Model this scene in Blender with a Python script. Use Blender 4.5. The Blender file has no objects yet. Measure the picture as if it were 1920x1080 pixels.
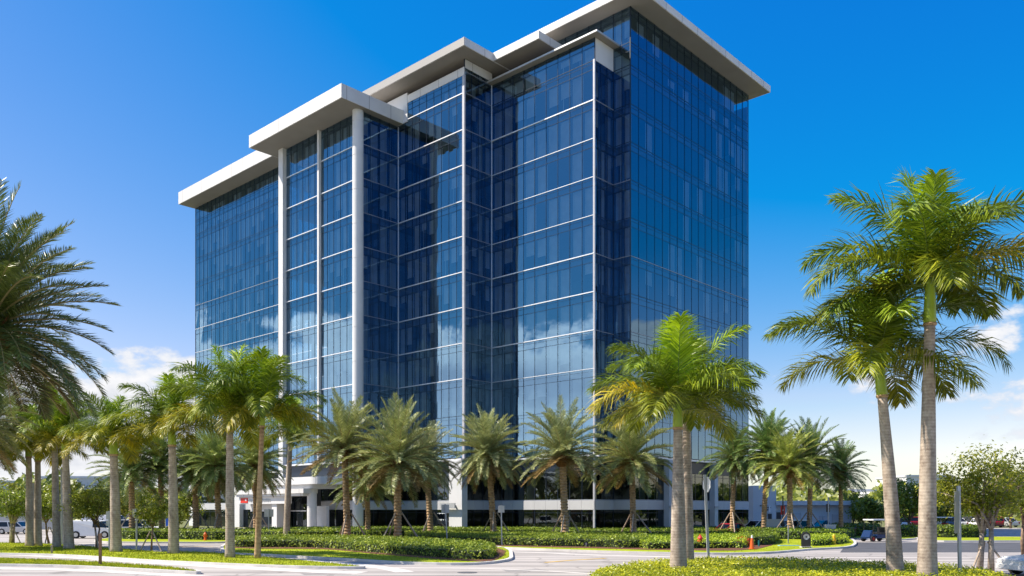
import bpy, math, random
import numpy as np
from mathutils import Vector, Matrix
R = math.radians
rng = random.Random(7)
SC = bpy.context.scene
COL = SC.collection
# ------------------------------------------------------------------ camera model
F, HZ, H = 1593.0, 955.0, 2.8
def G(px, py, z=0.0):
    Y = (H - z) * F / (py - HZ)
    return ((px - 960) / F * Y, Y)
def AT(px, Y):
    return ((px - 960) / F * Y, Y)
def ZY(py, Y):
    return H + (HZ - py) / F * Y
# ------------------------------------------------------------------ mesh builder
class MB:
    def __init__(s): s.v = []; s.f = []; s.m = []; s.cur = 0
    def add(s, vs, fs):
        o = len(s.v); s.v += [tuple(v) for v in vs]
        for f in fs: s.f.append(tuple(i + o for i in f)); s.m.append(s.cur)
    def quad(s, a, b, c, d): s.add((a, b, c, d), ((0, 1, 2, 3),))
    def hexa(s, p):   # 8 points bottom 0-3 top 4-7
        s.add(p, ((3, 2, 1, 0), (4, 5, 6, 7), (0, 1, 5, 4), (1, 2, 6, 5), (2, 3, 7, 6), (3, 0, 4, 7)))
    def box(s, x0, x1, y0, y1, z0, z1):
        s.hexa([(x0, y0, z0), (x1, y0, z0), (x1, y1, z0), (x0, y1, z0), (x0, y0, z1), (x1, y0, z1), (x1, y1, z1), (x0, y1, z1)])
    def prism(s, poly, z0, z1):
        n = len(poly)
        zs0 = z0 if hasattr(z0, '__len__') else [z0] * n; zs1 = z1 if hasattr(z1, '__len__') else [z1] * n
        vs = [(p[0], p[1], zs0[i]) for i, p in enumerate(poly)] + [(p[0], p[1], zs1[i]) for i, p in enumerate(poly)]
        s.add(vs, [tuple(range(n - 1, -1, -1)), tuple(range(n, 2 * n))] + [(i, (i + 1) % n, n + (i + 1) % n, n + i) for i in range(n)])
    def tube(s, pts, rad, n=8, cap=True):
        pts = [Vector(p) for p in pts]
        rs = rad if hasattr(rad, '__len__') else [rad] * len(pts)
        o = len(s.v); k = len(pts)
        for i, p in enumerate(pts):
            t = (pts[min(i + 1, k - 1)] - pts[max(i - 1, 0)]).normalized()
            a = t.cross(Vector((0, 0, 1)))
            if a.length < 1e-3: a = Vector((1, 0, 0))
            a.normalize(); b = t.cross(a)
            for j in range(n):
                w = 2 * math.pi * j / n
                q = p + (a * math.cos(w) + b * math.sin(w)) * rs[i]
                s.v.append(tuple(q))
        for i in range(k - 1):
            for j in range(n):
                s.f.append((o + i * n + j, o + i * n + (j + 1) % n, o + (i + 1) * n + (j + 1) % n, o + (i + 1) * n + j)); s.m.append(s.cur)
        if cap:
            s.f.append(tuple(o + j for j in range(n))[::-1]); s.m.append(s.cur)
            s.f.append(tuple(o + (k - 1) * n + j for j in range(n))); s.m.append(s.cur)
    def lathe(s, c, prof, n=16, axis='z'):
        o = len(s.v); k = len(prof)
        for (r, h) in prof:
            for j in range(n):
                w = 2 * math.pi * j / n
                a, b = r * math.cos(w), r * math.sin(w)
                s.v.append((c[0] + a, c[1] + b, c[2] + h) if axis == 'z' else (c[0] + a, c[1] + h, c[2] + b))
        for i in range(k - 1):
            for j in range(n):
                s.f.append((o + i * n + j, o + i * n + (j + 1) % n, o + (i + 1) * n + (j + 1) % n, o + (i + 1) * n + j)); s.m.append(s.cur)
        s.f.append(tuple(o + j for j in range(n))[::-1]); s.m.append(s.cur)
        s.f.append(tuple(o + (k - 1) * n + j for j in range(n))); s.m.append(s.cur)
    def mesh(s, name, mats, off=(0, 0, 0), smooth=False):
        me = bpy.data.meshes.new(name)
        me.from_pydata([(v[0] - off[0], v[1] - off[1], v[2] - off[2]) for v in s.v], [], s.f)
        for m in (mats if isinstance(mats, (list, tuple)) else [mats]): me.materials.append(m)
        if any(s.m): me.polygons.foreach_set('material_index', s.m)
        if smooth: me.polygons.foreach_set('use_smooth', [True] * len(s.f))
        me.update()
        return me
def origin(o):
    x = Vector((0, 0, 0))
    while o is not None: x += o.location; o = o.parent
    return x
def link(name, me, parent=None, loc=(0, 0, 0), rot=(0, 0, 0), sc=1.0):
    o = bpy.data.objects.new(name, me); COL.objects.link(o)
    o.location = loc; o.rotation_euler = rot; o.scale = (sc, sc, sc)
    if parent is not None: o.parent = parent
    return o
def obj(name, mb, mats, parent=None, world=True, smooth=False):
    """one mesh object; world=True: vertices given in world space"""
    off = origin(parent) if (parent is not None and world) else (0, 0, 0)
    return link(name, mb.mesh(name, mats, off, smooth), parent)
def tag(o, label=None, cat=None, group=None, kind=None):
    if label: o['label'] = label
    if cat: o['category'] = cat
    if group: o['group'] = group
    if kind: o['kind'] = kind
    return o
def thing(name, label, cat, loc=(0, 0, 0), rz=0.0, group=None):
    o = link(name, None, None, loc, (0, 0, rz)); return tag(o, label, cat, group)
# ------------------------------------------------------------------ materials
def newmat(name):
    m = bpy.data.materials.new(name); m.use_nodes = True
    nt = m.node_tree; return m, nt, nt.nodes['Principled BSDF'], nt.nodes['Material Output']
def N(nt, t, **kw):
    n = nt.nodes.new(t)
    for k, v in kw.items():
        if k in n.inputs: n.inputs[k].default_value = v
        else: setattr(n, k, v)
    return n
def L(nt, a, ao, b, bi): nt.links.new(a.outputs[ao], b.inputs[bi])
def ramp(nt, stops):
    n = nt.nodes.new('ShaderNodeValToRGB'); e = n.color_ramp.elements
    while len(e) < len(stops): e.new(0.5)
    for i, (p, c) in enumerate(stops): e[i].position = p; e[i].color = (*c, 1)
    return n
def flat(name, col, rough=0.6, metal=0.0, var=0.08, scale=3.0, bump=0.0, bscale=40.0):
    m, nt, p, out = newmat(name)
    tc = N(nt, 'ShaderNodeTexCoord'); no = N(nt, 'ShaderNodeTexNoise', Scale=scale, Detail=6.0)
    L(nt, tc, 'Object', no, 'Vector')
    c0 = tuple(max(0, c * (1 - var)) for c in col); c1 = tuple(min(1, c * (1 + var)) for c in col)
    r = ramp(nt, [(0.3, c0), (0.7, c1)]); L(nt, no, 'Fac', r, 'Fac'); L(nt, r, 'Color', p, 'Base Color')
    p.inputs['Roughness'].default_value = rough; p.inputs['Metallic'].default_value = metal
    if bump:
        n2 = N(nt, 'ShaderNodeTexNoise', Scale=bscale, Detail=4.0); L(nt, tc, 'Object', n2, 'Vector')
        b = N(nt, 'ShaderNodeBump', Strength=bump, Distance=0.05); L(nt, n2, 'Fac', b, 'Height'); L(nt, b, 'Normal', p, 'Normal')
    return m
def leafmat(name, ca, cb, rough=0.45, trans=0.35, spec=0.5):
    m, nt, p, out = newmat(name)
    g = N(nt, 'ShaderNodeNewGeometry'); oi = N(nt, 'ShaderNodeObjectInfo')
    r = ramp(nt, [(0.0, ca), (1.0, cb)]); L(nt, g, 'Random Per Island', r, 'Fac')
    mx = N(nt, 'ShaderNodeMix', data_type='RGBA', blend_type='MULTIPLY'); mx.inputs['Factor'].default_value = 1.0
    nt.links.new(r.outputs['Color'], mx.inputs[6]); nt.links.new(oi.outputs['Color'], mx.inputs[7])
    tcn = N(nt, 'ShaderNodeTexCoord'); nz = N(nt, 'ShaderNodeTexNoise', Scale=0.9, Detail=5.0); L(nt, tcn, 'Object', nz, 'Vector')
    rz = ramp(nt, [(0.35, (0.62, 0.68, 0.75)), (0.62, (1.18, 1.12, 1.0))]); L(nt, nz, 'Fac', rz, 'Fac')
    mx0 = mx; mx = N(nt, 'ShaderNodeMix', data_type='RGBA', blend_type='MULTIPLY'); mx.inputs['Factor'].default_value = 1.0
    nt.links.new(mx0.outputs[2], mx.inputs[6]); nt.links.new(rz.outputs['Color'], mx.inputs[7])
    nt.links.new(mx.outputs[2], p.inputs['Base Color'])
    p.inputs['Roughness'].default_value = rough; p.inputs['Specular IOR Level'].default_value = spec
    tr = N(nt, 'ShaderNodeBsdfTranslucent'); nt.links.new(mx.outputs[2], tr.inputs['Color'])
    ms = N(nt, 'ShaderNodeMixShader'); ms.inputs[0].default_value = trans
    L(nt, p, 'BSDF', ms, 1); L(nt, tr, 'BSDF', ms, 2); L(nt, ms, 'Shader', out, 'Surface')
    return m
def glassmat(name, tint, gloss, base, refl):
    m, nt, p, out = newmat(name); nt.nodes.remove(p)
    t = N(nt, 'ShaderNodeBsdfTransparent'); t.inputs['Color'].default_value = (*tint, 1)
    d = N(nt, 'ShaderNodeBsdfDiffuse'); d.inputs['Color'].default_value = (*base, 1)
    a = N(nt, 'ShaderNodeMixShader'); a.inputs[0].default_value = 0.12
    L(nt, t, 'BSDF', a, 1); L(nt, d, 'BSDF', a, 2)
    g = N(nt, 'ShaderNodeBsdfGlossy', Roughness=0.0); g.inputs['Color'].default_value = (*gloss, 1)
    fr = N(nt, 'ShaderNodeFresnel', IOR=1.5)
    mp = N(nt, 'ShaderNodeMapRange'); mp.inputs['To Min'].default_value = refl; mp.inputs['From Min'].default_value = 0.04; mp.inputs['To Max'].default_value = 0.95
    L(nt, fr, 'Fac', mp, 'Value')
    ms = N(nt, 'ShaderNodeMixShader'); L(nt, mp, 'Result', ms, 0); L(nt, a, 'Shader', ms, 1); L(nt, g, 'BSDF', ms, 2)
    L(nt, ms, 'Shader', out, 'Surface'); return m
M = {}
M['glass'] = glassmat('tower_glass', (0.60, 0.68, 0.72), (0.33, 0.54, 0.74), (0.004, 0.010, 0.020), 0.35)
M['clear'] = glassmat('storefront_glass', (0.30, 0.34, 0.34), (0.75, 0.85, 0.9), (0.008, 0.010, 0.012), 0.10)
M['mull'] = flat('dark_mullion', (0.012, 0.022, 0.04), 0.35, 0.3)
M['alu'] = flat('aluminium', (0.72, 0.72, 0.74), 0.38, 0.35)
def panelmat():
    m, nt, p, out = newmat('white_panel')
    tc = N(nt, 'ShaderNodeTexCoord'); no = N(nt, 'ShaderNodeTexNoise', Scale=0.35, Detail=8.0); L(nt, tc, 'Object', no, 'Vector')
    r = ramp(nt, [(0.3, (0.56, 0.55, 0.535)), (0.7, (0.66, 0.65, 0.63))]); L(nt, no, 'Fac', r, 'Fac')
    # panel joints running across at even spacing along both building axes
    mp = N(nt, 'ShaderNodeMapping'); mp.inputs['Rotation'].default_value = (0, 0, R(42.7)); L(nt, tc, 'Object', mp, 'Vector')
    sx = N(nt, 'ShaderNodeSeparateXYZ'); L(nt, mp, 'Vector', sx, 'Vector')
    last = None
    for ax in ('X', 'Y'):
        f1 = N(nt, 'ShaderNodeMath', operation='MULTIPLY'); f1.inputs[1].default_value = 1 / 3.2; L(nt, sx, ax, f1, 0)
        f2 = N(nt, 'ShaderNodeMath', operation='FRACT'); L(nt, f1, 0, f2, 0)
        f3 = N(nt, 'ShaderNodeMath', operation='LESS_THAN'); f3.inputs[1].default_value = 0.022; L(nt, f2, 0, f3, 0)
        if last is None: last = f3
        else:
            f4 = N(nt, 'ShaderNodeMath', operation='MAXIMUM'); L(nt, last, 0, f4, 0); L(nt, f3, 0, f4, 1); last = f4
    mx = N(nt, 'ShaderNodeMix', data_type='RGBA'); L(nt, last, 0, mx, 0)
    nt.links.new(r.outputs['Color'], mx.inputs[6]); mx.inputs[7].default_value = (0.26, 0.25, 0.24, 1)
    nt.links.new(mx.outputs[2], p.inputs['Base Color']); p.inputs['Roughness'].default_value = 0.55
    return m
M['white'] = panelmat()
M['soffit'] = flat('beige_soffit', (0.235, 0.215, 0.19), 0.7, 0, 0.06, 0.4)  # beige, darkened to stand in for shade under the roofs
M['wall'] = flat('painted_concrete', (0.60, 0.60, 0.60), 0.7, 0, 0.05, 0.6, 0.1, 12)
M['band'] = flat('spandrel_panel', (0.50, 0.50, 0.51), 0.5, 0.1, 0.05, 0.6)
M['blind'] = flat('roller_blind', (0.62, 0.64, 0.63), 0.8, 0, 0.12, 0.8)
M['slab'] = flat('floor_slab', (0.16, 0.17, 0.18), 0.8)
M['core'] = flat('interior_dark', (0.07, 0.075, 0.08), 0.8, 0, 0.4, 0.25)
M['ceil'] = flat('ceiling_grey', (0.3, 0.3, 0.3), 0.8)
# ground
def roadmat():
    m, nt, p, out = newmat('pale_road')
    tc = N(nt, 'ShaderNodeTexCoord'); a = N(nt, 'ShaderNodeTexNoise', Scale=0.08, Detail=9.0, Roughness=0.65); L(nt, tc, 'Object', a, 'Vector')
    mp = N(nt, 'ShaderNodeMapping'); mp.inputs['Scale'].default_value = (0.03, 0.9, 1); mp.inputs['Rotation'].default_value = (0, 0, R(-6)); L(nt, tc, 'Object', mp, 'Vector')
    b = N(nt, 'ShaderNodeTexNoise', Scale=1.0, Detail=4.0); L(nt, mp, 'Vector', b, 'Vector')
    r = ramp(nt, [(0.3, (0.33, 0.305, 0.285)), (0.7, (0.48, 0.445, 0.415))]); L(nt, a, 'Fac', r, 'Fac')
    r2 = ramp(nt, [(0.36, (0.58, 0.58, 0.58)), (0.54, (0.98, 0.98, 0.98)), (0.68, (1.08, 1.08, 1.08))]); L(nt, b, 'Fac', r2, 'Fac')
    mx = N(nt, 'ShaderNodeMix', data_type='RGBA', blend_type='MULTIPLY'); mx.inputs['Factor'].default_value = 1
    nt.links.new(r.outputs['Color'], mx.inputs[6]); nt.links.new(r2.outputs['Color'], mx.inputs[7]); nt.links.new(mx.outputs[2], p.inputs['Base Color'])
    vo = N(nt, 'ShaderNodeTexVoronoi', feature='DISTANCE_TO_EDGE', Scale=0.16); nd = N(nt, 'ShaderNodeTexNoise', Scale=0.8, Detail=4.0); L(nt, tc, 'Object', nd, 'Vector')
    vs_ = N(nt, 'ShaderNodeVectorMath', operation='MULTIPLY_ADD'); vs_.inputs[1].default_value = (1.6, 1.6, 0); nt.links.new(nd.outputs['Color'], vs_.inputs[0]); nt.links.new(tc.outputs['Object'], vs_.inputs[2]); nt.links.new(vs_.outputs[0], vo.inputs['Vector'])
    vr = ramp(nt, [(0.0, (.62, .62, .62)), (0.012, (1, 1, 1))]); L(nt, vo, 'Distance', vr, 'Fac')   # hairline cracks
    mc = N(nt, 'ShaderNodeMix', data_type='RGBA', blend_type='MULTIPLY'); mc.inputs['Factor'].default_value = 1; nt.links.new(mx.outputs[2], mc.inputs[6]); nt.links.new(vr.outputs['Color'], mc.inputs[7]); nt.links.new(mc.outputs[2], p.inputs['Base Color'])
    n2 = N(nt, 'ShaderNodeTexNoise', Scale=30.0, Detail=4.0); L(nt, tc, 'Object', n2, 'Vector')
    bu = N(nt, 'ShaderNodeBump', Strength=0.25, Distance=0.02); L(nt, n2, 'Fac', bu, 'Height'); L(nt, bu, 'Normal', p, 'Normal')
    p.inputs['Roughness'].default_value = 0.85; return m
M['road'] = roadmat()
M['dark_grey'] = flat('dark_grey', (0.075, 0.077, 0.085), 0.85, 0, 0.2, 0.5, 0.2)
M['patch'] = flat('road_patch', (0.26, 0.245, 0.235), 0.85, 0, 0.12, 1.5, 0.2)
M['walk'] = flat('concrete_walk', (0.60, 0.57, 0.53), 0.8, 0, 0.08, 0.7, 0.1)
M['kerb'] = flat('kerb_concrete', (0.55, 0.53, 0.50), 0.8, 0, 0.12, 1.2, 0.1)
def grassmat(name, a, b, c):
    m, nt, p, out = newmat(name)
    tc = N(nt, 'ShaderNodeTexCoord'); n1 = N(nt, 'ShaderNodeTexNoise', Scale=0.35, Detail=6.0, Roughness=0.6); L(nt, tc, 'Object', n1, 'Vector')
    n2 = N(nt, 'ShaderNodeTexNoise', Scale=9.0, Detail=8.0, Roughness=0.75); L(nt, tc, 'Object', n2, 'Vector')
    ad = N(nt, 'ShaderNodeMath', operation='ADD'); L(nt, n1, 'Fac', ad, 0); L(nt, n2, 'Fac', ad, 1)
    hf = N(nt, 'ShaderNodeMath', operation='MULTIPLY'); hf.inputs[1].default_value = 0.5; L(nt, ad, 0, hf, 0)
    r = ramp(nt, [(0.38, a), (0.5, b), (0.64, c)]); L(nt, hf, 0, r, 'Fac'); L(nt, r, 'Color', p, 'Base Color')
    bu = N(nt, 'ShaderNodeBump', Strength=0.7, Distance=0.08); L(nt, n2, 'Fac', bu, 'Height'); L(nt, bu, 'Normal', p, 'Normal')
    p.inputs['Roughness'].default_value = 0.9; p.inputs['Specular IOR Level'].default_value = 0.1; return m
M['grass'] = grassmat('lawn_soil', (0.20, 0.26, 0.012), (0.30, 0.36, 0.018), (0.42, 0.44, 0.035))
M['far'] = grassmat('far_ground', (0.10, 0.13, 0.04), (0.16, 0.17, 0.07), (0.22, 0.21, 0.12))
M['mulch'] = flat('red_mulch', (0.13, 0.05, 0.025), 0.95, 0, 0.5, 8, 0.8, 20)
M['blade'] = leafmat('grass_blade', (0.20, 0.26, 0.012), (0.42, 0.44, 0.03), 0.6, 0.5, 0.2)
M['hedge'] = leafmat('hedge_leaf', (0.10, 0.17, 0.010), (0.38, 0.46, 0.05), 0.45, 0.25, 0.3)
M['cover'] = leafmat('groundcover_leaf', (0.24, 0.31, 0.010), (0.72, 0.72, 0.04), 0.4, 0.35)
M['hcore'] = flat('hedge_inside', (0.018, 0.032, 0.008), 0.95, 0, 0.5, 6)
M['tree'] = leafmat('tree_leaf', (0.11, 0.16, 0.012), (0.44, 0.46, 0.05), 0.4, 0.45)
M['royal'] = leafmat('royal_frond', (0.075, 0.135, 0.008), (0.25, 0.33, 0.02), 0.42, 0.24, .35)
M['date'] = leafmat('date_frond', (0.17, 0.22, 0.06), (0.52, 0.55, 0.25), 0.4, 0.2, .45)
M['shaft'] = flat('crownshaft', (0.30, 0.40, 0.03), 0.35, 0, 0.15, 1.5)
def trunkmat(name, a, b, rings):
    m, nt, p, out = newmat(name)
    tc = N(nt, 'ShaderNodeTexCoord'); no = N(nt, 'ShaderNodeTexNoise', Scale=5.0, Detail=8.0, Roughness=0.7); L(nt, tc, 'Object', no, 'Vector')
    mp = N(nt, 'ShaderNodeMapping'); mp.inputs['Scale'].default_value = (2.5, 2.5, 0.6); L(nt, tc, 'Object', mp, 'Vector')
    n3 = N(nt, 'ShaderNodeTexNoise', Scale=1.0, Detail=5.0); L(nt, mp, 'Vector', n3, 'Vector')
    w = N(nt, 'ShaderNodeTexWave', Scale=rings, Distortion=1.6, wave_type='BANDS', bands_direction='Z'); w.inputs['Detail'].default_value = 3; L(nt, tc, 'Object', w, 'Vector')
    a1 = N(nt, 'ShaderNodeMath', operation='MULTIPLY_ADD'); a1.inputs[1].default_value = 0.10; L(nt, w, 'Fac', a1, 0); L(nt, no, 'Fac', a1, 2)
    a2 = N(nt, 'ShaderNodeMath', operation='MULTIPLY_ADD'); a2.inputs[1].default_value = 0.7; L(nt, n3, 'Fac', a2, 0); L(nt, a1, 0, a2, 2)
    r = ramp(nt, [(0.62, a), (1.25, b)]); 
    a3 = N(nt, 'ShaderNodeMath', operation='MULTIPLY'); a3.inputs[1].default_value = 0.7; L(nt, a2, 0, a3, 0)
    r.color_ramp.elements[0].position = 0.44; r.color_ramp.elements[1].position = 0.80
    L(nt, a3, 0, r, 'Fac'); L(nt, r, 'Color', p, 'Base Color')
    bu = N(nt, 'ShaderNodeBump', Strength=0.3, Distance=0.02); L(nt, a1, 0, bu, 'Height'); L(nt, bu, 'Normal', p, 'Normal')
    p.inputs['Roughness'].default_value = 0.85; return m
M['rtrunk'] = trunkmat('royal_trunk', (0.17, 0.125, 0.095), (0.53, 0.44, 0.35), 2.6)
M['dtrunk'] = trunkmat('date_trunk', (0.17, 0.095, 0.042), (0.56, 0.38, 0.21), 1.4)
M['bark'] = trunkmat('tree_bark', (0.09, 0.055, 0.035), (0.30, 0.20, 0.13), 1.2)
M['wood'] = flat('grey_timber', (0.38, 0.30, 0.23), 0.85, 0, 0.3, 3)
M['wood2'] = flat('brown_timber', (0.22, 0.12, 0.07), 0.85, 0, 0.3, 3)
M['galv'] = flat('galvanised_steel', (0.42, 0.43, 0.44), 0.5, 0.4)
M['signback'] = flat('sign_back', (0.45, 0.45, 0.44), 0.5, 0.3)
M['paintw'] = flat('white_paint', (0.78, 0.78, 0.78), 0.3, 0, 0.03)
M['paintr'] = flat('red_paint', (0.32, 0.01, 0.015), 0.25, 0, 0.05)
M['paintb'] = flat('blue_paint', (0.012, 0.035, 0.11), 0.25, 0, 0.05)
M['paints'] = flat('silver_paint', (0.5, 0.5, 0.5), 0.3, 0.3, 0.03)
M['paintk'] = flat('black_paint', (0.02, 0.02, 0.022), 0.35)
M['carglass'] = flat('car_window', (0.01, 0.012, 0.014), 0.05)
M['tyre'] = flat('tyre_rubber', (0.015, 0.015, 0.015), 0.8)
M['rim'] = flat('wheel_rim', (0.5, 0.5, 0.48), 0.35, 0.6)
M['lampr'] = flat('tail_lamp', (0.3, 0.01, 0.01), 0.2)
M['lampw'] = flat('head_lamp', (0.7, 0.7, 0.7), 0.1)
M['orange'] = flat('orange_plastic', (0.75, 0.12, 0.01), 0.5)
M['yellow'] = flat('yellow_paint', (0.75, 0.45, 0.02), 0.5)
M['redp'] = flat('red_plastic', (0.65, 0.03, 0.015), 0.45)
M['teal'] = flat('teal_paint', (0.02, 0.22, 0.22), 0.5)
M['cyan'] = flat('light_blue_board', (0.25, 0.5, 0.62), 0.5)
M['bluep'] = flat('bright_blue', (0.02, 0.12, 0.6), 0.5)
M['croton'] = leafmat('croton_leaf', (0.35, 0.03, 0.01), (0.6, 0.12, 0.02), 0.5, 0.3)
# ------------------------------------------------------------------ world and light
SUND = Vector((0.93, -0.02, -1.0)).normalized()
w = bpy.data.worlds.new('World'); SC.world = w; w.use_nodes = True
nt = w.node_tree; bg = nt.nodes['Background']; wo = nt.nodes['World Output']
sky = N(nt, 'ShaderNodeTexSky', sky_type='NISHITA'); sky.sun_disc = False
elev = math.asin(-SUND.z); az = math.atan2(-SUND.x, -SUND.y)
sky.sun_elevation = elev; sky.sun_rotation = az
sky.air_density = 1.0; sky.dust_density = 0.25; sky.ozone_density = 2.2
EXPO = 0.80; GAIN = 2 ** EXPO; KS = 0.125 * 1.19
hs = N(nt, 'ShaderNodeHueSaturation', Saturation=1.28, Value=KS); L(nt, sky, 'Color', hs, 'Color')
sp = N(nt, 'ShaderNodeSeparateColor'); L(nt, hs, 'Color', sp, 'Color'); cb = N(nt, 'ShaderNodeCombineColor')
# polarised, deep blue clear sky: less red away from the sun, more blue
gq = None; tcc = N(nt, 'ShaderNodeTexCoord'); sxx = N(nt, 'ShaderNodeSeparateXYZ'); L(nt, tcc, 'Generated', sxx, 'Vector')
for ch, mul, add in (('Green', 1.12, -0.020), ('Red', 2.0, -0.185), ('Blue', 0.60, 0.44)):
    q1 = N(nt, 'ShaderNodeMath', operation='MULTIPLY_ADD'); q1.inputs[1].default_value = mul; q1.inputs[2].default_value = add; L(nt, sp, ch, q1, 0)
    q2 = N(nt, 'ShaderNodeMath', operation='MAXIMUM'); q2.inputs[1].default_value = 0.004; L(nt, q1, 0, q2, 0)
    if ch == 'Green':
        xr0 = N(nt, 'ShaderNodeMapRange'); xr0.inputs['From Min'].default_value = -1.0; xr0.inputs['From Max'].default_value = 0.0; L(nt, sxx, 'X', xr0, 'Value')
        west = ramp(nt, [(0.0, (.36, .84, .96)), (0.25, (.44, .86, .96)), (0.48, (1, 1, 1))]); L(nt, xr0, 'Result', west, 'Fac'); wsp = N(nt, 'ShaderNodeSeparateColor'); L(nt, west, 'Color', wsp, 'Color')
        gh = N(nt, 'ShaderNodeMath', operation='MULTIPLY_ADD'); gh.inputs[1].default_value = 1.6; gh.inputs[2].default_value = -0.66; L(nt, q2, 0, gh, 0)
        gq = N(nt, 'ShaderNodeMath', operation='MULTIPLY'); gq.inputs[1].default_value = 0.72; L(nt, q2, 0, gq, 0)
    if ch == 'Red':
        q5 = N(nt, 'ShaderNodeMath', operation='MULTIPLY_ADD'); q5.inputs[1].default_value = -0.11; L(nt, sxx, 'X', q5, 0); L(nt, q1, 0, q5, 2); L(nt, q5, 0, q2, 0)
        q4 = N(nt, 'ShaderNodeMath', operation='MINIMUM'); L(nt, q2, 0, q4, 0); L(nt, gq, 0, q4, 1); q6 = N(nt, 'ShaderNodeMath', operation='MAXIMUM'); L(nt, q4, 0, q6, 0); L(nt, gh, 0, q6, 1)
        zr = N(nt, 'ShaderNodeMapRange', interpolation_type='SMOOTHSTEP'); zr.inputs['From Min'].default_value = 0.55; zr.inputs['From Max'].default_value = 0.85; zr.inputs['To Max'].default_value = 0.20; L(nt, sxx, 'Z', zr, 'Value')   # red added to the unseen zenith to take blue out of the shade
        q8 = N(nt, 'ShaderNodeMath', operation='ADD'); L(nt, q6, 0, q8, 0); L(nt, zr, 'Result', q8, 1); q2 = q8
    if ch == 'Green':
        zg = N(nt, 'ShaderNodeMapRange', interpolation_type='SMOOTHSTEP'); zg.inputs['From Min'].default_value = 0.55; zg.inputs['From Max'].default_value = 0.85; zg.inputs['To Max'].default_value = 0.14; L(nt, sxx, 'Z', zg, 'Value')  # green added to the unseen zenith along with the red, for the shade colour
        q9 = N(nt, 'ShaderNodeMath', operation='ADD'); L(nt, q2, 0, q9, 0); L(nt, zg, 'Result', q9, 1); q2 = q9
    q7 = N(nt, 'ShaderNodeMath', operation='MULTIPLY'); L(nt, q2, 0, q7, 0); L(nt, wsp, ch, q7, 1); q2 = q7
    q3 = N(nt, 'ShaderNodeMath', operation='MULTIPLY'); q3.inputs[1].default_value = 10.0 / GAIN; L(nt, q2, 0, q3, 0); L(nt, q3, 0, cb, ch)
L(nt, cb, 'Color', bg, 'Color'); bg.inputs['Strength'].default_value = 0.1
tc = N(nt, 'ShaderNodeTexCoord'); sx = N(nt, 'ShaderNodeSeparateXYZ'); L(nt, tc, 'Generated', sx, 'Vector')
mp = N(nt, 'ShaderNodeMapping'); mp.inputs['Scale'].default_value = (1, 1, 1.9); mp.inputs['Location'].default_value = (7.3, 2.2, 5.0); L(nt, tc, 'Generated', mp, 'Vector')
n1 = N(nt, 'ShaderNodeTexNoise', Scale=6.5, Detail=10.0, Roughness=0.58); L(nt, mp, 'Vector', n1, 'Vector')
n2 = N(nt, 'ShaderNodeTexNoise', Scale=2.2, Detail=3.0); L(nt, mp, 'Vector', n2, 'Vector')
sm = N(nt, 'ShaderNodeMath', operation='MULTIPLY_ADD'); sm.inputs[1].default_value = 0.55; L(nt, n1, 'Fac', sm, 0)
sm2 = N(nt, 'ShaderNodeMath', operation='MULTIPLY'); sm2.inputs[1].default_value = 0.45; L(nt, n2, 'Fac', sm2, 0); L(nt, sm2, 0, sm, 2)
sm0 = sm; sm = N(nt, 'ShaderNodeMath', operation='MULTIPLY_ADD'); sm.inputs[1].default_value = 2.0; sm.inputs[2].default_value = -0.5; L(nt, sm0, 0, sm, 0)
xr = N(nt, 'ShaderNodeMapRange'); xr.inputs['From Min'].default_value = -1.0; L(nt, sx, 'X', xr, 'Value')
xq = ramp(nt, [(0.0, (.67,) * 3), (0.12, (.62,) * 3), (0.27, (.505,) * 3), (0.5, (.45,) * 3), (0.70, (.395,) * 3), (0.9, (.37,) * 3)]); L(nt, xr, 'Result', xq, 'Fac')   # more cloud to the west
smx = N(nt, 'ShaderNodeMath', operation='ADD'); L(nt, xq, 'Color', smx, 0); L(nt, sm, 0, smx, 1)
smy = N(nt, 'ShaderNodeMath', operation='SUBTRACT'); smy.inputs[1].default_value = 0.5; L(nt, smx, 0, smy, 0); sm = smy
th = N(nt, 'ShaderNodeValToRGB'); cr = th.color_ramp; cr.interpolation = 'EASE'   # cloud threshold against height
for i, (p_, v_) in enumerate([(0.0, 0.42), (0.09, 0.42), (0.155, 0.46), (0.20, 0.56), (0.25, 0.9)]):
    e_ = cr.elements[i] if i < 2 else cr.elements.new(p_)
    e_.position = p_; e_.color = (v_, v_, v_, 1)
L(nt, sx, 'Z', th, 'Fac')
df = N(nt, 'ShaderNodeMath', operation='SUBTRACT'); L(nt, sm, 0, df, 0); L(nt, th, 'Color', df, 1)
mk = N(nt, 'ShaderNodeMapRange', interpolation_type='SMOOTHSTEP'); mk.inputs['From Min'].default_value = 0.0; mk.inputs['From Max'].default_value = 0.075; L(nt, df, 0, mk, 'Value')
ccol = N(nt, 'ShaderNodeMapRange'); ccol.inputs['From Min'].default_value = 0.0; ccol.inputs['From Max'].default_value = 0.30
L(nt, df, 0, ccol, 'Value')
cramp = ramp(nt, [(0.0, (0.66, 0.74, 0.88)), (0.35, (0.98, 0.98, 1.0)), (1.0, (0.60, 0.64, 0.74))]); L(nt, ccol, 'Result', cramp, 'Fac')
cw = N(nt, 'ShaderNodeMapRange'); cw.inputs['From Min'].default_value = -0.55; cw.inputs['From Max'].default_value = -0.9; cw.inputs['To Min'].default_value = 1.0 / GAIN; cw.inputs['To Max'].default_value = 2.3 / GAIN; L(nt, sx, 'X', cw, 'Value')   # clouds near the sun glow brighter
bg2 = N(nt, 'ShaderNodeBackground'); L(nt, cramp, 'Color', bg2, 'Color'); L(nt, cw, 'Result', bg2, 'Strength')
ms = N(nt, 'ShaderNodeMixShader'); L(nt, mk, 'Result', ms, 0); L(nt, bg, 'Background', ms, 1); L(nt, bg2, 'Background', ms, 2); L(nt, ms, 'Shader', wo, 'Surface')
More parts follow.
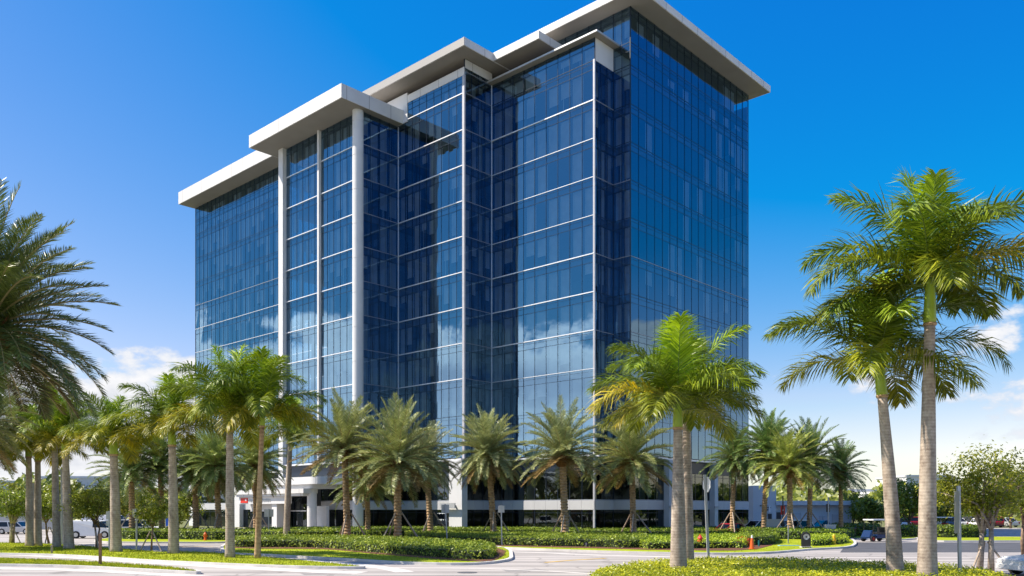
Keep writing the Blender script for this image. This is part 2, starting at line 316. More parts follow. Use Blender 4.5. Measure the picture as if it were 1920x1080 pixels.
sl = bpy.data.lights.new('sun', 'SUN'); sl.energy = 4.9; sl.angle = R(0.5); sl.color = (1.0, 0.905, 0.78)
so = bpy.data.objects.new('sun', sl); COL.objects.link(so); so.location = (-40, 0, 80)
so.rotation_euler = SUND.to_track_quat('-Z', 'Y').to_euler()
cam = bpy.data.cameras.new('camera'); co = bpy.data.objects.new('camera', cam); COL.objects.link(co)
co.location = (0, 0, H); co.rotation_euler = (R(90), 0, 0)
cam.sensor_width = 36; cam.lens = 36 * F / 1920; cam.shift_y = (HZ - 540) / 1920; cam.clip_end = 6000; cam.clip_start = 0.1
SC.camera = co
SC.view_settings.view_transform = 'Standard'; SC.view_settings.look = 'None'; SC.view_settings.exposure = EXPO; SC.view_settings.gamma = 1
SC.cycles.max_bounces = 10; SC.cycles.transparent_max_bounces = 12; SC.cycles.glossy_bounces = 6; SC.cycles.diffuse_bounces = 3
# ------------------------------------------------------------------ ground, road, lawns
def cr_curve(pts, k=6, closed=False):
    n = len(pts); out = []
    for i in range(n if closed else n - 1):
        g = lambda j: pts[j % n] if closed else pts[max(0, min(n - 1, j))]
        p0, p1, p2, p3 = g(i - 1), g(i), g(i + 1), g(i + 2)
        for s in range(k):
            t = s / k
            out.append(tuple(0.5 * (2 * p1[a] + (p2[a] - p0[a]) * t + (2 * p0[a] - 5 * p1[a] + 4 * p2[a] - p3[a]) * t * t + (3 * p1[a] - p0[a] - 3 * p2[a] + p3[a]) * t ** 3) for a in (0, 1)))
    if not closed: out.append(tuple(pts[-1]))
    return out
def area(p): return sum(p[i][0] * p[(i + 1) % len(p)][1] - p[(i + 1) % len(p)][0] * p[i][1] for i in range(len(p))) / 2
def ccw(p): return p if area(p) > 0 else p[::-1]
def inset(p, d):
    n = len(p); out = []
    for i in range(n):
        a, b, c = Vector(p[i - 1]), Vector(p[i]), Vector(p[(i + 1) % n])
        e1 = (b - a); e2 = (c - b)
        n1 = Vector((-e1.y, e1.x)).normalized(); n2 = Vector((-e2.y, e2.x)).normalized()
        m = (n1 + n2); m = m.normalized() / max(0.5, m.normalized().dot(n1))
        out.append(tuple(b + m * d))
    return out
def inside(p, x, y):
    c = False; n = len(p)
    for i in range(n):
        a, b = p[i], p[i - 1]
        if (a[1] > y) != (b[1] > y) and x < (b[0] - a[0]) * (y - a[1]) / (b[1] - a[1]) + a[0]: c = not c
    return c
mb = MB(); mb.quad((-2500, -600, 0), (2500, -600, 0), (2500, 4500, 0), (-2500, 4500, 0)); tag(obj('ground', mb, M['far']), 'flat green and sandy ground reaching the horizon', kind='structure')
mb = MB(); mb.quad((-160, -60, .004), (170, -60, .004), (170, 128, .004), (-160, 128, .004)); tag(obj('road', mb, M['road']), 'pale sunlit concrete road and forecourt', kind='structure')
mb = MB(); mb.prism([G(1575, 1036), G(2500, 1036), G(2500, 1017), G(1590, 1017)], .006, .008); tag(obj('cross_road', mb, M['dark_grey']), 'dark grey cross road beyond the pale road', kind='structure')  # darker grey band laid across the far road
def blades(polys, n, z, hgt, mat, name, label, ymax=200):
    vs = []; fs = []
    for poly, cnt in zip(polys, n):
        xs = [p[0] for p in poly]; ys = [p[1] for p in poly]; k = 0; tries = 0
        while k < cnt and tries < cnt * 12:
            tries += 1
            x = rng.uniform(min(xs), max(xs)); y = rng.uniform(min(ys), max(ys))
            if not inside(poly, x, y): continue
            k += 1; a = rng.uniform(0, 6.28); wd = rng.uniform(.012, .03); h = hgt * rng.uniform(.5, 1.2)
            lx, ly = rng.gauss(0, .035), rng.gauss(0, .035)
            o = len(vs); c, s = math.cos(a) * wd, math.sin(a) * wd
            vs += [(x - c, y - s, z), (x + c, y + s, z), (x + lx, y + ly, z + h)]; fs.append((o, o + 1, o + 2))
    me = bpy.data.meshes.new(name); me.from_pydata(vs, [], fs); me.materials.append(mat); me.update()
    return tag(link(name, me), label, 'grass', kind='stuff')
LAWN = []
def lawn(px, kerb=True, z=.13, label='green lawn edged by a pale kerb'):
    p = ccw([G(*q) if len(q) == 2 else AT(q[0], q[2]) for q in px]); p = ccw(cr_curve(p, 4, True))
    if kerb:
        a = inset(p, .22); m = MB(); n = len(p)
        m.add([(q[0], q[1], 0) for q in p] + [(q[0], q[1], z) for q in p] + [(q[0], q[1], z) for q in a] + [(q[0], q[1], 0) for q in a],
              [f for i in range(n) for f in ((i, (i + 1) % n, n + (i + 1) % n, n + i), (n + i, n + (i + 1) % n, 2 * n + (i + 1) % n, 2 * n + i))])
        tag(obj('kerb', m, M['kerb']), 'pale concrete kerb', kind='structure')
    else: a = p
    m = MB(); m.prism(a, 0, z - .01); tag(obj('lawn', m, M['grass']), label, kind='structure'); LAWN.append(a); return a
L1 = lawn([(-180, 1046), (0, 1050), (150, 1056), (280, 1064), (360, 1072), (368, 1077), (250, 1071), (100, 1064), (-180, 1058)], label='narrow foreground grass verge ending in a point')
L2 = lawn([(-160, 1020), (60, 1021), (200, 1029), (300, 1037), (355, 1037), (415, 1040), (520, 1049), (640, 1061), (682, 1067), (560, 1066), (400, 1060), (262, 1053), (100, 1043), (-160, 1036)], label='long lawn under the row of royal palms')
L3 = lawn([(418, 1037), (440, 1018), (600, 1010), (760, 1013), (930, 1026), (962, 1045), (940, 1055), (870, 1060), (760, 1058), (640, 1051), (500, 1043)], label='rounded lawn with a clipped hedge bed')
L4 = lawn([(470, 1012), (620, 1005), (700, 996), (900, 993), (1250, 993), (1470, 999), (1560, 1004), (1598, 1012), (1600, 1026), (1520, 1032), (1430, 1039), (1300, 1040), (1120, 1036), (960, 1030), (860, 1024), (760, 1012), (640, 1009)], label='long planted bed in front of the office tower')
L5 = lawn([(180, 1014), (230, 1009), (330, 1008), (424, 1012), (426, 1018), (330, 1019), (200, 1018)], label='grass strip with a low hedge across the drive')
L6 = lawn([(1740, 1015.5), (1920, 1016), (2200, 1016), (2200, 1009), (1900, 1008.5), (1740, 1008.5)], label='grass strip beyond the cross road')
L7 = lawn([(1700, 1013), (1560, 1009), (1600, 1003), (1720, 1005)], label='small grass strip beside the low annex')
GC = [(1118, 1084), (1180, 1070), (1262, 1061), (1390, 1058), (1520, 1061), (1650, 1068), (1760, 1073), (1860, 1085), (1960, 1110), (1900, 1180), (1500, 1200), (1100, 1160), (1060, 1110)]
L8 = lawn(GC, label='rounded foreground planting island')
blades([L1, L2, L3, L4], [13000, 15000, 6000, 5000], .115, .10, M['blade'], 'grass', 'short green grass blades over the lawns')
def strip(pts, wd, z, mat, name, label, dz=.002):
    P = [Vector(G(*p)) for p in pts]; P = [Vector(q) for q in cr_curve([tuple(q) for q in P], 4)]
    m = MB(); l = []; r = []
    for i, q in enumerate(P):
        t = (P[min(i + 1, len(P) - 1)] - P[max(0, i - 1)]).normalized(); n = Vector((-t.y, t.x)) * wd / 2
        l.append((*(q + n), z)); r.append((*(q - n), z))
    for i in range(len(P) - 1): m.quad(l[i], r[i], r[i + 1], l[i + 1])
    return tag(obj(name, m, mat), label, kind='structure')
strip([(-160, 1039), (0, 1039.5), (150, 1046), (300, 1056), (480, 1066), (600, 1072), (680, 1074)], 1.3, .010, M['walk'], 'pavement', 'white concrete pavement between the left lawns')
strip([(440, 1043.5), (560, 1050), (660, 1058), (720, 1065), (760, 1073)], .9, .010, M['walk'], 'gutter', 'white concrete gutter between lawns')
strip([(-160, 1063), (100, 1068), (260, 1075), (400, 1083)], .9, .012, M['walk'], 'gutter', 'white concrete gutter along the foreground verge')
strip([(640, 1065), (900, 1066.5), (1060, 1073), (1150, 1080)], .35, .012, M['walk'], 'road_edge_line', 'thin white line along the concrete road')
strip([(870, 1033.5), (1000, 1036), (1120, 1041), (1300, 1045), (1420, 1043.5)], .7, .010, M['walk'], 'gutter', 'white concrete gutter before the tower bed')
strip([(1022, 1055), (1070, 1051), (1136, 1047)], .22, .013, M['yellow'], 'yellow_line', 'yellow centre line on the pale road')
strip([(330, 1026), (400, 1024.5)], .2, .013, M['yellow'], 'yellow_line', 'short yellow line on the drive')
strip([(1500, 1058), (1580, 1053), (1640, 1051)], 1.0, .010, M['walk'], 'stop_bar', 'faded white stop bar on the pale road')
x, y = G(876, 1074); mb = MB(); mb.lathe((x, y, .006), [(.45, 0), (.45, .01), (.38, .016)], 20); tag(obj('manhole_cover', mb, M['dark_grey']), 'dark round manhole cover set in the pale road', 'manhole cover')
for k_, pp in enumerate([[(1180, 1052), (1300, 1050), (1320, 1054), (1200, 1057)], [(940, 1068), (1010, 1067), (1030, 1070), (950, 1072)], [(560, 1074), (640, 1073.5), (660, 1077), (570, 1078)], [(1430, 1046), (1500, 1044.5), (1510, 1046.5), (1440, 1048.5)]]):
    m = MB(); m.prism(ccw([G(*q) for q in pp]), .006, .008 + .0005 * k_); tag(obj('road_patch', m, M['patch']), 'slightly darker repaired patch in the road', kind='structure')
# mulch beds
def bed(px, label):
    m = MB(); m.prism(ccw(cr_curve([G(*q) for q in px], 3, True)), .10, .14); return tag(obj('mulch_bed', m, M['mulch']), label, kind='structure')
bed([(436, 1031), (600, 1033), (700, 1042), (870, 1056), (932, 1053), (930, 1030), (760, 1017), (600, 1013), (446, 1020)], 'red mulch bed under the curved hedge')
bed([(770, 1021), (940, 1027), (1100, 1031), (1260, 1035), (1420, 1033), (1430, 1012), (1200, 1002), (900, 1000), (700, 1003)], 'red mulch bed before the tower')
# ------------------------------------------------------------------ leaf scatter (hedges)
def scatter_mesh(name, tris_pts, size, mats, core=None, jitter=.06):
    """quads at points with normals; tris_pts: list of (p, n)"""
    n = len(tris_pts); V = np.zeros((n * 4, 3)); r = np.random.RandomState(n % 9973)
    P = np.array([t[0] for t in tris_pts]); Nn = np.array([t[1] for t in tris_pts])
    P = P + r.normal(0, jitter, P.shape); Nn = Nn + r.normal(0, .55, Nn.shape); Nn /= np.linalg.norm(Nn, axis=1)[:, None]
    A = np.cross(Nn, r.normal(0, 1, Nn.shape)); A /= np.linalg.norm(A, axis=1)[:, None] + 1e-9; B = np.cross(Nn, A)
    s = size * r.uniform(.6, 1.3, (n, 1)); A *= s; B *= s * .5
    V[0::4] = P - A; V[1::4] = P + B; V[2::4] = P + A; V[3::4] = P - B
    vs = [tuple(v) for v in V]; fs = [(4 * i, 4 * i + 1, 4 * i + 2, 4 * i + 3) for i in range(n)]; mi = [0] * n
    if core is not None:
        o = len(vs); vs += core.v; fs += [tuple(i + o for i in f) for f in core.f]; mi += [1] * len(core.f)
    me = bpy.data.meshes.new(name); me.from_pydata(vs, [], fs)
    for m in mats: me.materials.append(m)
    me.polygons.foreach_set('material_index', mi); me.update(); return me
def hedge(px, hgt, dens, size, label, mat='hedge', name='hedge', cat='hedge', z0=.12, world=False, col=(1, 1, 1), group='clipped hedges round the tower'):
    p = ccw(cr_curve([q if world else G(*q) for q in px], 4, True))
    cx, cy = sum(q[0] for q in p) / len(p), sum(q[1] for q in p) / len(p)
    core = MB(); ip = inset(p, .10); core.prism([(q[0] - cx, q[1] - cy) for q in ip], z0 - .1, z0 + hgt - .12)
    pts = []; per = 0
    for i in range(len(p)):
        a, b = Vector(p[i]), Vector(p[(i + 1) % len(p)]); l = (b - a).length
        if l < 1e-6: continue
        nn = Vector((b.y - a.y, a.x - b.x)).normalized()
        for k in range(int(l * hgt * dens + rng.random())):
            t = rng.random(); q = a.lerp(b, t); z = rng.random() ** .8 * hgt
            bul = .06 * math.sin(3 * (q.x + q.y)) - .12 * max(0, z / hgt - .7)
            pts.append(((q.x + nn.x * bul - cx, q.y + nn.y * bul - cy, z0 + z), (nn.x, nn.y, .35)))
    xs = [q[0] for q in p]; ys = [q[1] for q in p]
    cnt = int(abs(area(p)) * dens * .8); k = 0
    while k < cnt:
        x = rng.uniform(min(xs), max(xs)); y = rng.uniform(min(ys), max(ys))
        if not inside(p, x, y): continue
        k += 1; pts.append(((x - cx, y - cy, z0 + hgt + .05 * math.sin(2.1 * x) * math.cos(1.7 * y)), (0, 0, 1)))
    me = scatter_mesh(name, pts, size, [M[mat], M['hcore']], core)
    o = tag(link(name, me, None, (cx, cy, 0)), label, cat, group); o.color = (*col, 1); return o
hedge([(441, 1029), (520, 1029.5), (605, 1031), (700, 1040), (790, 1047), (875, 1053.5), (918, 1052), (924, 1040), (880, 1032), (780, 1026), (700, 1022), (600, 1019), (446, 1022)], .56, 95, .085, 'long curved green hedge beside the rounded lawn')
hedge([(776, 1018), (860, 1022), (960, 1026), (1095, 1028.5), (1200, 1030), (1200, 1016), (1080, 1013), (940, 1010), (776, 1009)], .62, 85, .08, 'straight green hedge along the tower bed between the signposts')
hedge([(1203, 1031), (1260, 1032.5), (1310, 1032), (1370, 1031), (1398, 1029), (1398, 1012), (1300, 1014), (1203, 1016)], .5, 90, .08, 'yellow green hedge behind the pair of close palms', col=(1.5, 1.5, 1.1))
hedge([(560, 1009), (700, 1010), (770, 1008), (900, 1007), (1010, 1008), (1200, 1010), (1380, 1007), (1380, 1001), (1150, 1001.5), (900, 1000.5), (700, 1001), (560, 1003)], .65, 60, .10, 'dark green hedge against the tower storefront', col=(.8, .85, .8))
hedge([(228, 1013), (320, 1013.5), (423, 1015), (425, 1010), (330, 1008), (228, 1008.5)], .8, 60, .09, 'low green hedge behind the orange hydrant')
hedge([(548, 1014), (610, 1012.5), (622, 1008), (590, 1004), (545, 1005), (440, 1008), (430, 1012)], .75, 60, .09, 'rounded hedge before the entrance doors', col=(1.2, 1.2, 1.1))
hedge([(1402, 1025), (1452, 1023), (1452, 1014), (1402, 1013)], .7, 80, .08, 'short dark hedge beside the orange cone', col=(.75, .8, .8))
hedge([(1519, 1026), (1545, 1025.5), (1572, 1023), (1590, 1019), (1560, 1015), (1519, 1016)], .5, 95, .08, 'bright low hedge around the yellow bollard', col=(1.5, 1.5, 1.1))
hedge([(1400, 1010), (1500, 1014), (1590, 1012.5), (1592, 1006), (1500, 1006), (1400, 1004)], .8, 60, .09, 'dark hedge in the shade before the parked vehicles', col=(.7, .8, .7))  # leaf tint darkened to carry the shade
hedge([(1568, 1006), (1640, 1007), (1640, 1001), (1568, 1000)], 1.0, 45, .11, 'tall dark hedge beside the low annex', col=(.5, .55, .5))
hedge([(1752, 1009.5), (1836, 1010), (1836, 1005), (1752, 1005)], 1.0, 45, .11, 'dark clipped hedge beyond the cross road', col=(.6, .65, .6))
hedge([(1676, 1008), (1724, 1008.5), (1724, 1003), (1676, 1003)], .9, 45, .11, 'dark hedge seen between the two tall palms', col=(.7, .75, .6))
hedge([(1130, 1083), (1186, 1071), (1264, 1062.5), (1390, 1059.5), (1520, 1062.5), (1650, 1069.5), (1760, 1075), (1840, 1085), (1900, 1110), (1700, 1130), (1400, 1130), (1150, 1118), (1110, 1100)], .24, 260, .055, 'bright yellow green ground cover in the foreground island', 'cover', 'ground_cover', 'ground cover')
hedge([(1384, 1029), (1402, 1028.5), (1401, 1024), (1385, 1024)], .45, 120, .09, 'red leaved shrub beside the orange cone', 'croton', 'croton_shrub', 'shrub', group=None)
# ------------------------------------------------------------------ palms
def frond(mb, L_, e0, bend, nl, ll, wd, plum, droop, stiff, rs, base=.12, az=0.0, org=(0, 0, 0), rach=.028, mrach=1, mleaf=0, tw=.5):
    """feather leaf: rachis in a vertical plane, leaflets on both sides"""
    K = 14; pts = []; tans = []; p = Vector((0, 0, 0)); side = rs.uniform(-.25, .25)
    for i in range(K + 1):
        t = i / K; e = e0 - bend * (t ** 1.35); a = side * t * t
        d = Vector((math.cos(e) * math.cos(a), math.cos(e) * math.sin(a), math.sin(e)))
        pts.append(p.copy()); tans.append(d); p = p + d * (L_ / K)
    rot = Matrix.Rotation(az, 3, 'Z'); O = Vector(org)
    T = lambda q: rot @ q + O
    mb.cur = mrach
    mb.tube([T(q) for q in pts], [rach * (1 - .8 * i / K) for i in range(K + 1)], 4, False)
    mb.cur = mleaf
    for k in range(nl):
        t = base + (1 - base) * (k + rs.random() * .6) / nl
        f = min(K - 1e-4, t * K); i = int(f); q = pts[i].lerp(pts[i + 1], f - i); d = tans[i].lerp(tans[i + 1], f - i).normalized()
        up = Vector((0, 0, 1)); sd = d.cross(up)
        if sd.length < .15: sd = Vector((0, 1, 0))
        sd.normalize(); nr = sd.cross(d).normalized()
        env = math.sin(math.pi * (0.12 + .83 * t)) ** .7
        for s in (-1, 1):
            l = ll * env * rs.uniform(.8, 1.15)
            fan = rs.uniform(-plum, plum) + stiff
            dirv = (d * (.45 + .75 * t) + sd * s * math.cos(fan) * 1.0 + nr * math.sin(fan)).normalized()
            mid = q + dirv * l * .5; dv2 = (dirv + Vector((0, 0, -droop * rs.uniform(.5, 1.4)))).normalized(); tip = mid + dv2 * l * .5
            wv = dirv.cross(nr + Vector((rs.gauss(0, tw), rs.gauss(0, tw), rs.gauss(0, tw)))).normalized() * wd * .5
            mb.add([T(q - wv * .5), T(q + wv * .5), T(mid + wv), T(mid - wv), T(tip)], ((0, 1, 2, 3), (3, 2, 4)))
    return mb
royal_fr = []   # (elevation class -> list of meshes)
RS = random.Random(3)
RCLS = [(R(86), R(22), 3.5), (R(74), R(70), 4.1), (R(60), R(92), 4.3), (R(47), R(96), 4.3), (R(35), R(90), 4.2), (R(24), R(82), 4.1), (R(13), R(72), 3.9)]
M['rachis'] = flat('rachis', (0.16, 0.22, 0.05), 0.5)
for (e0, b0, l0) in RCLS:
    ms_ = []
    for v in range(3):
        m_ = MB(); frond(m_, l0 * RS.uniform(.92, 1.06), e0 + RS.uniform(-.06, .06), b0 * RS.uniform(.85, 1.15), 108, 1.38, .056, 0.62, .62, .10, RS, tw=.3)
        ms_.append(m_.mesh('frond', [M['royal'], M['rachis']]))
    royal_fr.append(ms_)
def royal(px, base_y, crown_px, crown_y, label, scale=1.0, r0=.33, r1=.2, shaft=1.6, nfr=15,  gold=0.0, seed=0, group='royal palms along the drive', Y=None, dark=1.0, trunkmat_='rtrunk', skip=(), tint=(1, 1, 1), ztop=None):
    rs = random.Random(seed * 31 + 5)
    x, y = G(px, base_y) if Y is None else AT(px, Y)
    t = thing('royal_palm', label, 'palm tree', (x, y, 0.05), 0, group)
    zt = ZY(crown_y, y); xt = (crown_px - 960) / F * y - x
    sh = shaft; zs = zt - sh
    def cx(z): return xt * (z / zt) ** 1.3
    tm = MB(); K = 22; pts = []; rr = []
    for i in range(K + 1):
        u = i / K; z = zs * u; pts.append((cx(z), .06 * math.sin(2.2 * u + seed), z))
        fl = math.exp(-u * 11) * .22; bel = .10 * math.exp(-((u - .45) / .3) ** 2)
        rr.append((r1 + (r0 - r1) * (1 - u) ** 1.1) * (1 + fl + bel) * .94)
    tm.tube(pts, rr, 18); o = obj('trunk', tm, M[trunkmat_], t, False, True); o.color = (dark, dark, dark, 1)
    smh = MB(); pts = []; rr = []
    for i in range(9):
        u = i / 8; z = zs + sh * u; pts.append((cx(z), .06 * math.sin(2.2 + seed), z)); rr.append(r1 * (1.12 + .22 * math.sin(u * 2.6) - .62 * u))
    smh.tube(pts, rr, 14); obj('crownshaft', smh, M['shaft'], t, False, True)
    rg = MB(); rg.lathe((cx(zs), .06 * math.sin(2.2 + seed), zs - .06), [(r1 * 1.1, 0), (r1 * 1.22, .06), (r1 * 1.1, .12)], 14); obj('dead_sheath_ring', rg, M['dtrunk'], t, False)
    az0 = rs.uniform(0, 6.28); nfr += 2
    for k in range(nfr):
        u = k / (nfr - 1); c = min(6, int(round(u ** .95 * 6))); 
        me = royal_fr[c][rs.randrange(3)]
        a = az0 + k * 2.39996 + rs.uniform(-.25, .25)
        o = link('frond', me, t, (cx(zt) + .05 * math.cos(a), .05 * math.sin(a), zt - .05 - .35 * u), (0, 0, a), scale * rs.uniform(.92, 1.08))
        g = gold * max(0, u - .45) * 1.1; yv = rs.uniform(.8, 1.2)
        if rs.random() < .14 and u > .6: g = max(g, .5)
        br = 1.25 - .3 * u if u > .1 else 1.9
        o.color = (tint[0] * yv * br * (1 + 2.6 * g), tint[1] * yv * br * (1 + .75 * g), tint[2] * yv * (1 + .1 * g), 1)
    return t
def date_crown(seed, nf=58, L_=3.3, lo=-55):
    rs = random.Random(seed); m = MB()
    for k in range(nf):
        u = (k + .5) / nf; e0 = R(85 - (85 - lo) * u ** .95 + rs.uniform(-7, 7)); b = R(22 + 110 * u * (1 - .75 * u)) * rs.uniform(.7, 1.3)
        if u > .85: b *= .5
        frond(m, L_ * rs.uniform(.85, 1.08) * (1 - .22 * max(0, u - .75) * 4 * .5), e0, b, 120, .58, .022, .30, .16, .38, rs, .10, k * 2.39996 + rs.uniform(-.3, .3), (0, 0, -.5 * u), .035, mleaf=2 if (u > .86 and rs.random() < .6) else 0)
    # old leaf stubs under the crown
    return m.mesh('crown', [M['date'], M['rachis2'], M['dead']])
M['dead'] = leafmat('dead_frond', (0.20, 0.12, 0.04), (0.40, 0.28, 0.10), 0.7, 0.2)
M['rachis2'] = flat('date_rachis', (0.30, 0.24, 0.09), 0.6)
date_cr = [date_crown(11, 78, 3.4, -26), date_crown(12, 84, 3.5, -30), date_crown(13, 72, 3.3, -34), date_crown(14, 110, 3.4, -40)]
M['boot'] = flat('leaf_boots', (0.20, 0.09, 0.03), 0.9, 0, .5, 9, .8, 14)
def date(px, base_y, crown_px, crown_y, label, scale=1.0, r=.26, seed=0, props=3, Y=None, group='date palms along the tower hedge', tint=(1, 1, 1), green=False):
    rs = random.Random(seed * 17 + 3)
    x, y = G(px, base_y) if Y is None else AT(px, Y)
    t = thing('date_palm', label, 'palm tree', (x, y, 0.05), 0, group)
    zt = ZY(crown_y, y); xt = (crown_px - 960) / F * y - x
    m = MB(); nr = int(zt / .13); n = 14; o = 0
    for i in range(nr + 1):
        u = i / nr; z = zt * u
        for j in range(n):
            w_ = 2 * math.pi * (j + .5 * (i % 2)) / n
            rad = r * (1.12 - .15 * u + .25 * math.exp(-u * 14)) * (1.13 if (i % 2 == 0) else .93)
            m.v.append((xt * u ** 1.2 + rad * math.cos(w_), rad * math.sin(w_), z))
    for i in range(nr):
        for j in range(n):
            a, b = i * n + j, i * n + (j + 1) % n; c, d = a + n, b + n
            if i % 2 == 0: m.f += [(a, b, c), (b, d, c)]
            else: m.f += [(a, d, c), (a, b, d)]
            m.m += [0, 0]
    obj('trunk', m, M['dtrunk'], t, False)
    bm_ = MB(); bm_.lathe((xt * .97, 0, zt - 1.35), [(r * 1.0, 0), (r * 1.7, .35), (r * 2.0, .8), (r * 1.7, 1.2), (r * .9, 1.5)], 12)
    for k in range(70):
        a = rs.uniform(0, 6.28); hz_ = rs.uniform(.0, 1.35); rr = r * (1.1 + .9 * math.sin(min(1, hz_ / 1.5) * 3.0))
        p0 = Vector((xt * .97 + rr * math.cos(a) * .85, rr * math.sin(a) * .85, zt - 1.35 + hz_)); d = Vector((math.cos(a), math.sin(a), .9)) * .32
        bm_.tube([p0, p0 + d], [.05, .02], 4)
    obj('leaf_boots', bm_, M['boot'], t, False)
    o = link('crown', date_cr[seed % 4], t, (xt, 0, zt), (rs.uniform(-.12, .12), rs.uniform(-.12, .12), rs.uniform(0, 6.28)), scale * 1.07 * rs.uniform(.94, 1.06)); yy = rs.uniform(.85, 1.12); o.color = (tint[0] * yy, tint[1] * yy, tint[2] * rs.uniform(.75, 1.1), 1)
    for k in range(props):
        a = rs.uniform(-.3, .3) + k * 2 * math.pi / props - 1.9; hh = 2.35 + rs.uniform(-.1, .2); rr = 1.85 + rs.uniform(-.15, .3)
        p = MB(); p.tube([(r * 1.1 * math.cos(a), r * 1.1 * math.sin(a), hh), (rr * math.cos(a), rr * math.sin(a), .02)], [.06, .075], 4); obj('prop', p, M['wood'], t, False)
    return t
# right foreground royals
royal(1740, 1098, 1744, 522, 'tallest royal palm, right foreground with bright green crownshaft', 1.16, .345, .20, 1.75, 16, .35, 1, Y=31.5)
royal(1680, 1091, 1645, 672, 'slightly shorter royal palm just left of the tallest one', 1.12, .32, .19, 1.55, 15, .5, 2, Y=33.5)
royal(1272, 1082, 1270, 757, 'pale trunked royal palm in the island nearer of the close pair', 1.0, .36, .19, 1.1, 15, .3, 3, Y=36)
royal(1288, 1062, 1287, 745, 'royal palm half hidden right behind its close twin', 1.0, .33, .2, 1.2, 12, .3, 4, Y=41)
# left row
royal(432, 1049, 430, 772, 'full crowned royal palm in front of the left facade corner', 1.08, .26, .20, 1.1, 16, .45, 5)
royal(483, 1051, 492, 770, 'royal palm with a thin dark brown trunk right of the full crowned one', .95, .17, .13, .9, 13, .4, 6, dark=.5, trunkmat_='dtrunk')
royal(325, 1041.5, 322, 800, 'royal palm left of the full crowned one with golden lower fronds', 1.0, .32, .22, 1.2, 15, .7, 7)
royal(217, 1038, 213, 822, 'royal palm with thick greyish trunk beside the grey signpost', .86, .34, .24, 1.1, 15, .8, 8)
royal(129, 1032, 122, 822, 'royal palm with golden brown crown beside the white van', .92, .33, .22, 1.1, 14, .9, 9)
royal(107, 1029, 102, 802, 'royal palm directly behind the golden brown crowned one', .9, .27, .2, 1.1, 13, .6, 10)
royal(72, 1026, 70, 838, 'royal palm right of the thin grey pole with low golden crown', .9, .28, .2, 1.1, 14, 1.0, 11)
royal(56, 1027, 52, 830, 'leaning royal palm left of the thin grey pole', .9, .28, .2, 1.1, 13, .9, 12)
royal(537, 1012, 545, 812, 'royal palm before the white entrance canopy', 1.0, .30, .22, 1.0, 13, .4, 13, Y=76)
royal(-60, 1032, -62, 840, 'royal palm at the far left frame edge', .95, .3, .22, 1.1, 13, .9, 14)
# date palms
DG = (1, 1, 1)
date(652, 1018, 645, 836, 'leafy date palm left of the propped hedge palm', 1.22, .25, 0)
date(746, 1021, 745, 858, 'date palm with propped trunk standing in the curved hedge end', 1.28, .27, 1)
date(808, 1011, 798, 862, 'smaller date palm half behind the propped hedge palm', 1.1, .24, 2)
date(926, 1012, 915, 848, 'date palm leaning left beside the white pier', 1.18, .26, 3)
date(1060, 1015, 1054, 848, 'date palm with stout pale trunk before the tower corner', 1.25, .29, 4)
date(1188, 1012, 1184, 856, 'date palm between the tower corner and the close palm pair', 1.25, .25, 5)
date(1373, 1007, 1376, 856, 'date palm with dark crown behind the stop sign pole', 1.1, .22, 6, tint=(.65, .85, .6))  # crown tint darkened to stand in for shade
date(1431, 1008, 1440, 842, 'shaded date palm before the white annex pier', 1.05, .23, 7, tint=(.5, .72, .5), props=0)  # its shade is put into the dark crown tint
date(1482, 1010, 1480, 872, 'sunlit yellow green date palm before the white annex', 1.1, .24, 8, tint=(1.05, 1.1, .6))  # yellow tint stands in for sunlight on this crown
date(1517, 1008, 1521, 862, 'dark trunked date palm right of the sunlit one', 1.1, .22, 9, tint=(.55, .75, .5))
date(1577, 1007, 1576, 882, 'slim dark date palm at the end of the annex', 1.0, .20, 10, tint=(.4, .6, .45), props=0)  # dark tint paints this crown as shaded
date(411, 1009, 405, 872, 'date palm behind the full crowned royal palm', 1.15, .26, 11, tint=(.85, .95, .7))
date(368, 1008, 365, 882, 'date palm before the left end of the tower', 1.15, .26, 12, tint=(.9, 1, .8))
date(304, 1008, 300, 862, 'date palm left of the tower by the white vehicles', 1.15, .25, 13, props=0, tint=(.8, .95, .6))
date(248, 1009, 246, 882, 'date palm beyond the low hedge on the left', 1.15, .25, 14, tint=(.8, .95, .6))
date(480, 1004, 478, 868, 'date palm behind the dark thin trunk beside the sign band', 1.15, .25, 15, tint=(1, 1.05, .85))
date(690, 1004, 688, 905, 'low dark date palm beside the rounded entrance column', 1.05, .24, 16, props=0, tint=(.7, .8, .5), Y=84)
date(-150, 1200, -22, 602, 'big date palm crown reaching in from the left frame edge', .90, .3, 7, props=0, Y=21.5, group=None, tint=(.36, .43, .24))
date(-130, 1150, -75, 780, 'golden date palm crown peeping in below the big crown at the left edge', .62, .3, 3, props=0, Y=26, group=None, tint=(.8, .75, .35))
date(-25, 1040, -30, 810, 'date palm low behind the big left crown', 1.1, .28, 18, props=0, Y=60, tint=(.6, .8, .5))
